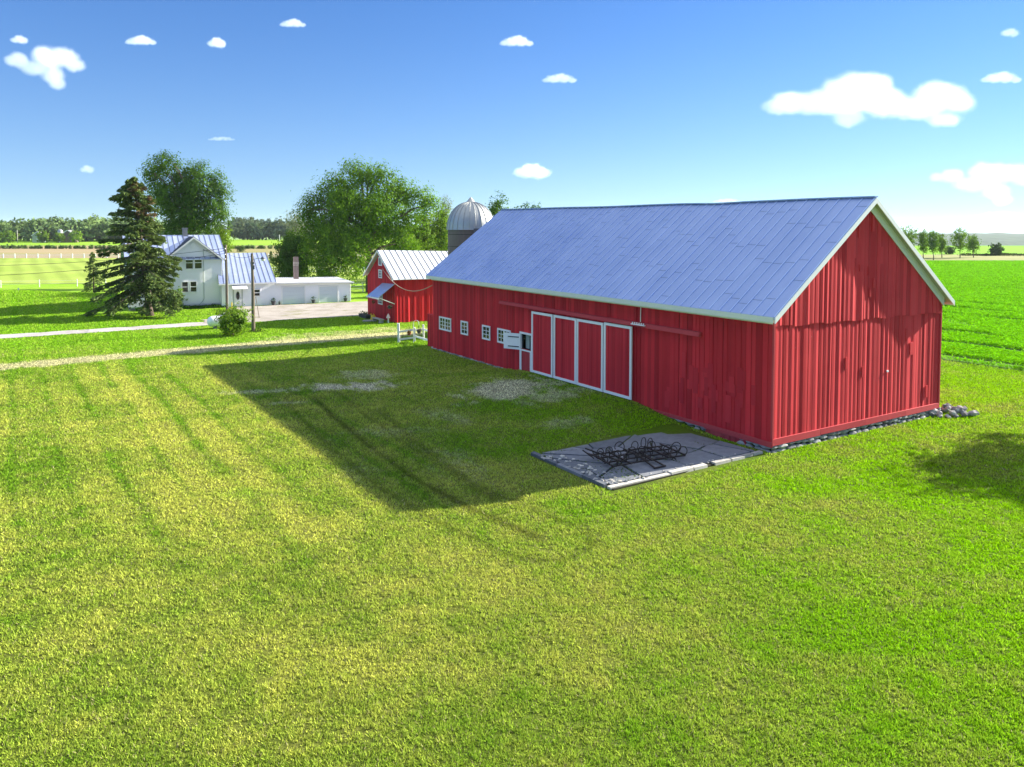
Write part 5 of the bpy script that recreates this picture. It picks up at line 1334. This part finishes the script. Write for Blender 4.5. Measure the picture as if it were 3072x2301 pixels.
field_fence('paddock_fence', 'white rail fence behind the willow and the garage', [(-62, 152), (-8, 158)], 2.7, 1.3, (.4, .8, 1.2), .09, .05)
field_fence('paddock_fence', 'white rail fence just right of the garage end', [(-23.5, 110), (-8, 117)], 2.4, 1.35, (.45, .85, 1.25), .07, .05)
mk = thing('marker_post', 'small white marker post on the mound at the left', 'marker post', (-70.5, 111, float(terrain(-70.5, 111)))); mb = MB(); mb.tube([(0, 0, -.1), (0, 0, .5)], .09, 6); mb.build('stake', M['white'], mk)

# ------------------------------------------------------------------ air
mb = MB(); mb.box(-5300, 5300, -320, 6700, -64, 26)
hm = NT('haze'); hv = hm.new('ShaderNodeVolumePrincipled'); hv.inputs['Color'].default_value = (.80, .88, 1.0, 1); hv.inputs['Density'].default_value = .00007; hv.inputs['Anisotropy'].default_value = .2
hm.l(hv.outputs[0], hm.out.inputs['Volume']); hz = mb.build('haze', hm.m); tag(hz, kind='stuff')

# ------------------------------------------------------------------ clouds
def cloud_mat(name, dens, lumps, hw_, hh_, sd):
    t = NT(name); tc = t.new('ShaderNodeTexCoord').outputs['Object']; acc = None
    for (u, v, ru, rv) in lumps:
        mp = t.new('ShaderNodeMapping'); mp.vector_type = 'TEXTURE'; ry = max(rv * hh_ * 1.1, ru * hw_ * .45)
        mp.inputs['Location'].default_value = (u * hw_, 0, v * hh_); mp.inputs['Scale'].default_value = (ru * hw_ * 1.2, ry * 1.2, rv * hh_ * 1.2)
        t.l(tc, mp.inputs['Vector']); ln = t.new('ShaderNodeVectorMath'); ln.operation = 'LENGTH'; t.l(mp.outputs[0], ln.inputs[0])
        k = t.math('SUBTRACT', 1.0, ln.outputs['Value'])
        if acc is None: acc = k
        else:
            sm = t.new('ShaderNodeMath'); sm.operation = 'SMOOTH_MAX'; t.l(acc, sm.inputs[0]); t.l(k, sm.inputs[1]); sm.inputs[2].default_value = .25; acc = sm.outputs[0]
    n = t.noise(1.15 / hh_, 7, .6, tc); n.node.noise_dimensions = '4D'; n.node.inputs['W'].default_value = sd
    f = t.math('ADD', acc, t.math('MULTIPLY', t.math('SUBTRACT', n, .52), 1.25))
    mr = t.new('ShaderNodeMapRange'); mr.interpolation_type = 'SMOOTHSTEP'; mr.inputs['From Min'].default_value = .03; mr.inputs['From Max'].default_value = .5; mr.inputs['To Max'].default_value = dens
    t.l(f, mr.inputs['Value'])
    v = t.new('ShaderNodeVolumePrincipled'); v.inputs['Color'].default_value = (1, 1, 1, 1); v.inputs['Anisotropy'].default_value = .1
    t.l(mr.outputs[0], v.inputs['Density']); t.l(v.outputs[0], t.out.inputs['Volume']); return t.m
import bmesh
from mathutils import noise as mnoise
def cloud(label, x, y, z, w, h, lumps, dens, seed):
    """lumps in units of half-width / half-height about the centre: (u, v, r in half-heights)"""
    rr = random.Random(seed); bm = bmesh.new(); hw_, hh_ = w / 2, h / 2
    for (u, v, ru, rv) in lumps:
        M4 = Matrix.Translation((u * hw_, 0, v * hh_)) @ Matrix.Diagonal((ru * hw_ * 1.4, max(rv * hh_ * 1.1, ru * hw_ * .45) * 1.4, rv * hh_ * 1.4, 1))
        bmesh.ops.create_icosphere(bm, subdivisions=4, radius=1, matrix=M4)
    me = bpy.data.meshes.new('cloud_raw'); bm.to_mesh(me); bm.free()
    o = bpy.data.objects.new('cloud_raw', me); COL.objects.link(o)
    md = o.modifiers.new('r', 'REMESH'); md.mode = 'VOXEL'; md.voxel_size = max(h / 26, w / 90)
    dg = bpy.context.evaluated_depsgraph_get(); me2 = bpy.data.meshes.new_from_object(o.evaluated_get(dg)); bpy.data.objects.remove(o)
    me2.materials.clear(); me2.materials.append(cloud_mat('cloud', dens * .62 / h, lumps, hw_, hh_, seed)); me2.name = 'cloud'
    c = bpy.data.objects.new('cloud', me2); c.location = (x, y, z); COL.objects.link(c)
    return tag(c, label, 'cloud', 'clouds in the sky')
E8 = [(-.33, -.1, .52, .42), (-.15, .25, .3, .6), (-.72, -.05, .2, .4), (-.85, -.2, .13, .28), (.1, -.05, .3, .48), (.45, -.22, .4, .42), (.62, .08, .24, .52), (.82, -.08, .16, .4), (-.18, -.55, .18, .35), (.7, -.6, .16, .3), (-.05, .6, .12, .3), (.05, .45, .16, .35)]
E1 = [(-.1, .3, .3, .55), (-.65, .25, .22, .35), (.35, .35, .32, .42), (.55, -.0, .24, .34), (-.3, -.1, .3, .4), (.02, -.45, .25, .4), (.12, -.75, .18, .28), (-.85, .2, .14, .25)]
SM = [(-.2, .05, .5, .6), (.3, .1, .45, .55), (.05, .35, .35, .45), (-.6, -.1, .3, .35), (.65, -.15, .3, .35)]
SN = [(-.1, 0, .6, .75), (.35, -.1, .5, .6), (-.5, -.1, .4, .5)]
CL = [('large bright cumulus cloud above the right part of the barn roof', 1135, 409, 680, 199, E8, 4), ('ragged white cloud in the upper left corner of the sky', -1464, 516, 296, 145, E1, 3.6), ('tiny cloud just above the ragged cloud at the upper left', -1557, 597, 65, 38, SN, 1.7),
      ('small oval cloud high in the sky above the spruce', -1176, 592, 109, 49, SM, 2.8), ('small peaked cloud high above the chimney of the house', -933, 587, 69, 46, SN, 2.8), ('small flat cloud nearest the top edge, left of the sky centre', -694, 646, 91, 43, SM, 2.5),
      ('small bright cloud high in the middle of the sky', 13, 589, 117, 55, SM, 3), ('thin wide cloud in the middle sky, below the bright small one', 149, 473, 125, 49, SM, 1.9), ('rounded white cloud low above the far end of the barn ridge', 65, 182, 139, 69, SN, 3.3),
      ('faint double puff cloud right of the large cumulus', 1549, 475, 144, 59, SM, 1.7), ('faint cloud scrap in the upper right corner of the sky', 1575, 619, 70, 40, SN, 0.88), ('long pale cloud bank at the right edge above the field trees', 1540, 150, 430, 150, E1, 2.6),
      ('tiny faint cloud above the spruce at the left', -1356, 190, 52, 38, SN, 0.88), ('very faint thin cloud streak above the gap left of the willow', -926, 285, 95, 22, SM, 0.5), ('faint low cloud behind the middle of the barn ridge', 687, 88, 100, 24, SM, 0.66), ('pale low cloud near the horizon behind the field trees', 1560, 40, 190, 42, SM, 0.88)]
for i, (lab, x, z, w, h, lm, dn) in enumerate(CL):
    k = 2.4; cloud(lab, x * k, 2500 * k, 9.45 + (z - 9.45) * k, w * k, h * k, lm, dn, 5 + i)

# ------------------------------------------------------------------ light, sky, camera
SKY_FILL = (5.9, 6.6, 7.9, 1)  # colour of the fill light added to the overhead sky
SUN_EL, SUN_AZ = R(25.75), R(64.1)       # azimuth clockwise from +Y
sd = Vector((math.sin(SUN_AZ) * math.cos(SUN_EL), math.cos(SUN_AZ) * math.cos(SUN_EL), math.sin(SUN_EL)))
sl_ = bpy.data.lights.new('sun', 'SUN'); sl_.energy = 4.8; sl_.angle = R(.5); sl_.color = (1.0, .93, .80)
so = bpy.data.objects.new('sun', sl_); so.rotation_euler = (-sd).to_track_quat('-Z', 'Y').to_euler(); so.location = (60, 40, 60); COL.objects.link(so)
w = bpy.data.worlds.new('World'); S.world = w; w.use_nodes = True; nt = w.node_tree
bg = nt.nodes['Background']; sk = nt.nodes.new('ShaderNodeTexSky'); sk.sky_type = 'NISHITA'; sk.sun_disc = False
sk.sun_elevation = SUN_EL; sk.sun_rotation = SUN_AZ; sk.air_density = .64; sk.dust_density = 0; sk.ozone_density = 2.4; sk.altitude = 100
def wn(t, op=None, **kw):
    n = nt.nodes.new(t)
    if op: n.operation = op
    for k, v in kw.items(): n.inputs[int(k[1:])].default_value = v
    return n
W_ = nt.links.new
tc = wn('ShaderNodeTexCoord'); sx = wn('ShaderNodeSeparateXYZ'); mx = wn('ShaderNodeMath', 'MAXIMUM', i1=0); ma = wn('ShaderNodeMath', 'MULTIPLY_ADD', i1=.50, i2=.03); cb = wn('ShaderNodeCombineXYZ')
W_(tc.outputs['Generated'], sx.inputs[0]); W_(sx.outputs[0], cb.inputs[0]); W_(sx.outputs[1], cb.inputs[1]); W_(sx.outputs[2], mx.inputs[0]); W_(mx.outputs[0], ma.inputs[0]); W_(ma.outputs[0], cb.inputs[2]); W_(cb.outputs[0], sk.inputs['Vector'])
hs_ = wn('ShaderNodeHueSaturation'); hs_.inputs['Hue'].default_value = .514; hs_.inputs['Saturation'].default_value = 1.28; W_(sk.outputs[0], hs_.inputs['Color'])
# bright fill added to the sky high overhead, out of frame, opens up the shade
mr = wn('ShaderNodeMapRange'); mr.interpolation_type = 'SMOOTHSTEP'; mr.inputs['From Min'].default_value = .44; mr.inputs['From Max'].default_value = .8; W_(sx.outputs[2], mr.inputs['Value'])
mc = nt.nodes.new('ShaderNodeMix'); mc.data_type = 'RGBA'; mc.inputs[7].default_value = SKY_FILL; W_(mr.outputs[0], mc.inputs[0]); W_(hs_.outputs[0], mc.inputs[6]); W_(mc.outputs[2], bg.inputs['Color'])
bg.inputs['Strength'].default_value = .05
cam = bpy.data.cameras.new('camera'); cam.sensor_width = 36; cam.lens = 36 * 2338 / 3072; cam.shift_y = -(1150.5 - 801.7) / 3072; cam.clip_start = .1; cam.clip_end = 20000
co = bpy.data.objects.new('camera', cam); co.location = (0, 0, 9.45); co.rotation_euler = (R(90 - 3.05), 0, 0); COL.objects.link(co); S.camera = co
vs = S.view_settings; vs.view_transform = 'Standard'; vs.look = 'None'; vs.exposure = 1.66; vs.gamma = 1; vs.use_curve_mapping = False
S.render.engine = 'CYCLES'; cy_ = S.cycles
cy_.max_bounces = 40; cy_.diffuse_bounces = 3; cy_.glossy_bounces = 3; cy_.transmission_bounces = 4; cy_.volume_bounces = 40; cy_.transparent_max_bounces = 8
cy_.use_denoising = True; cy_.sample_clamp_indirect = 8
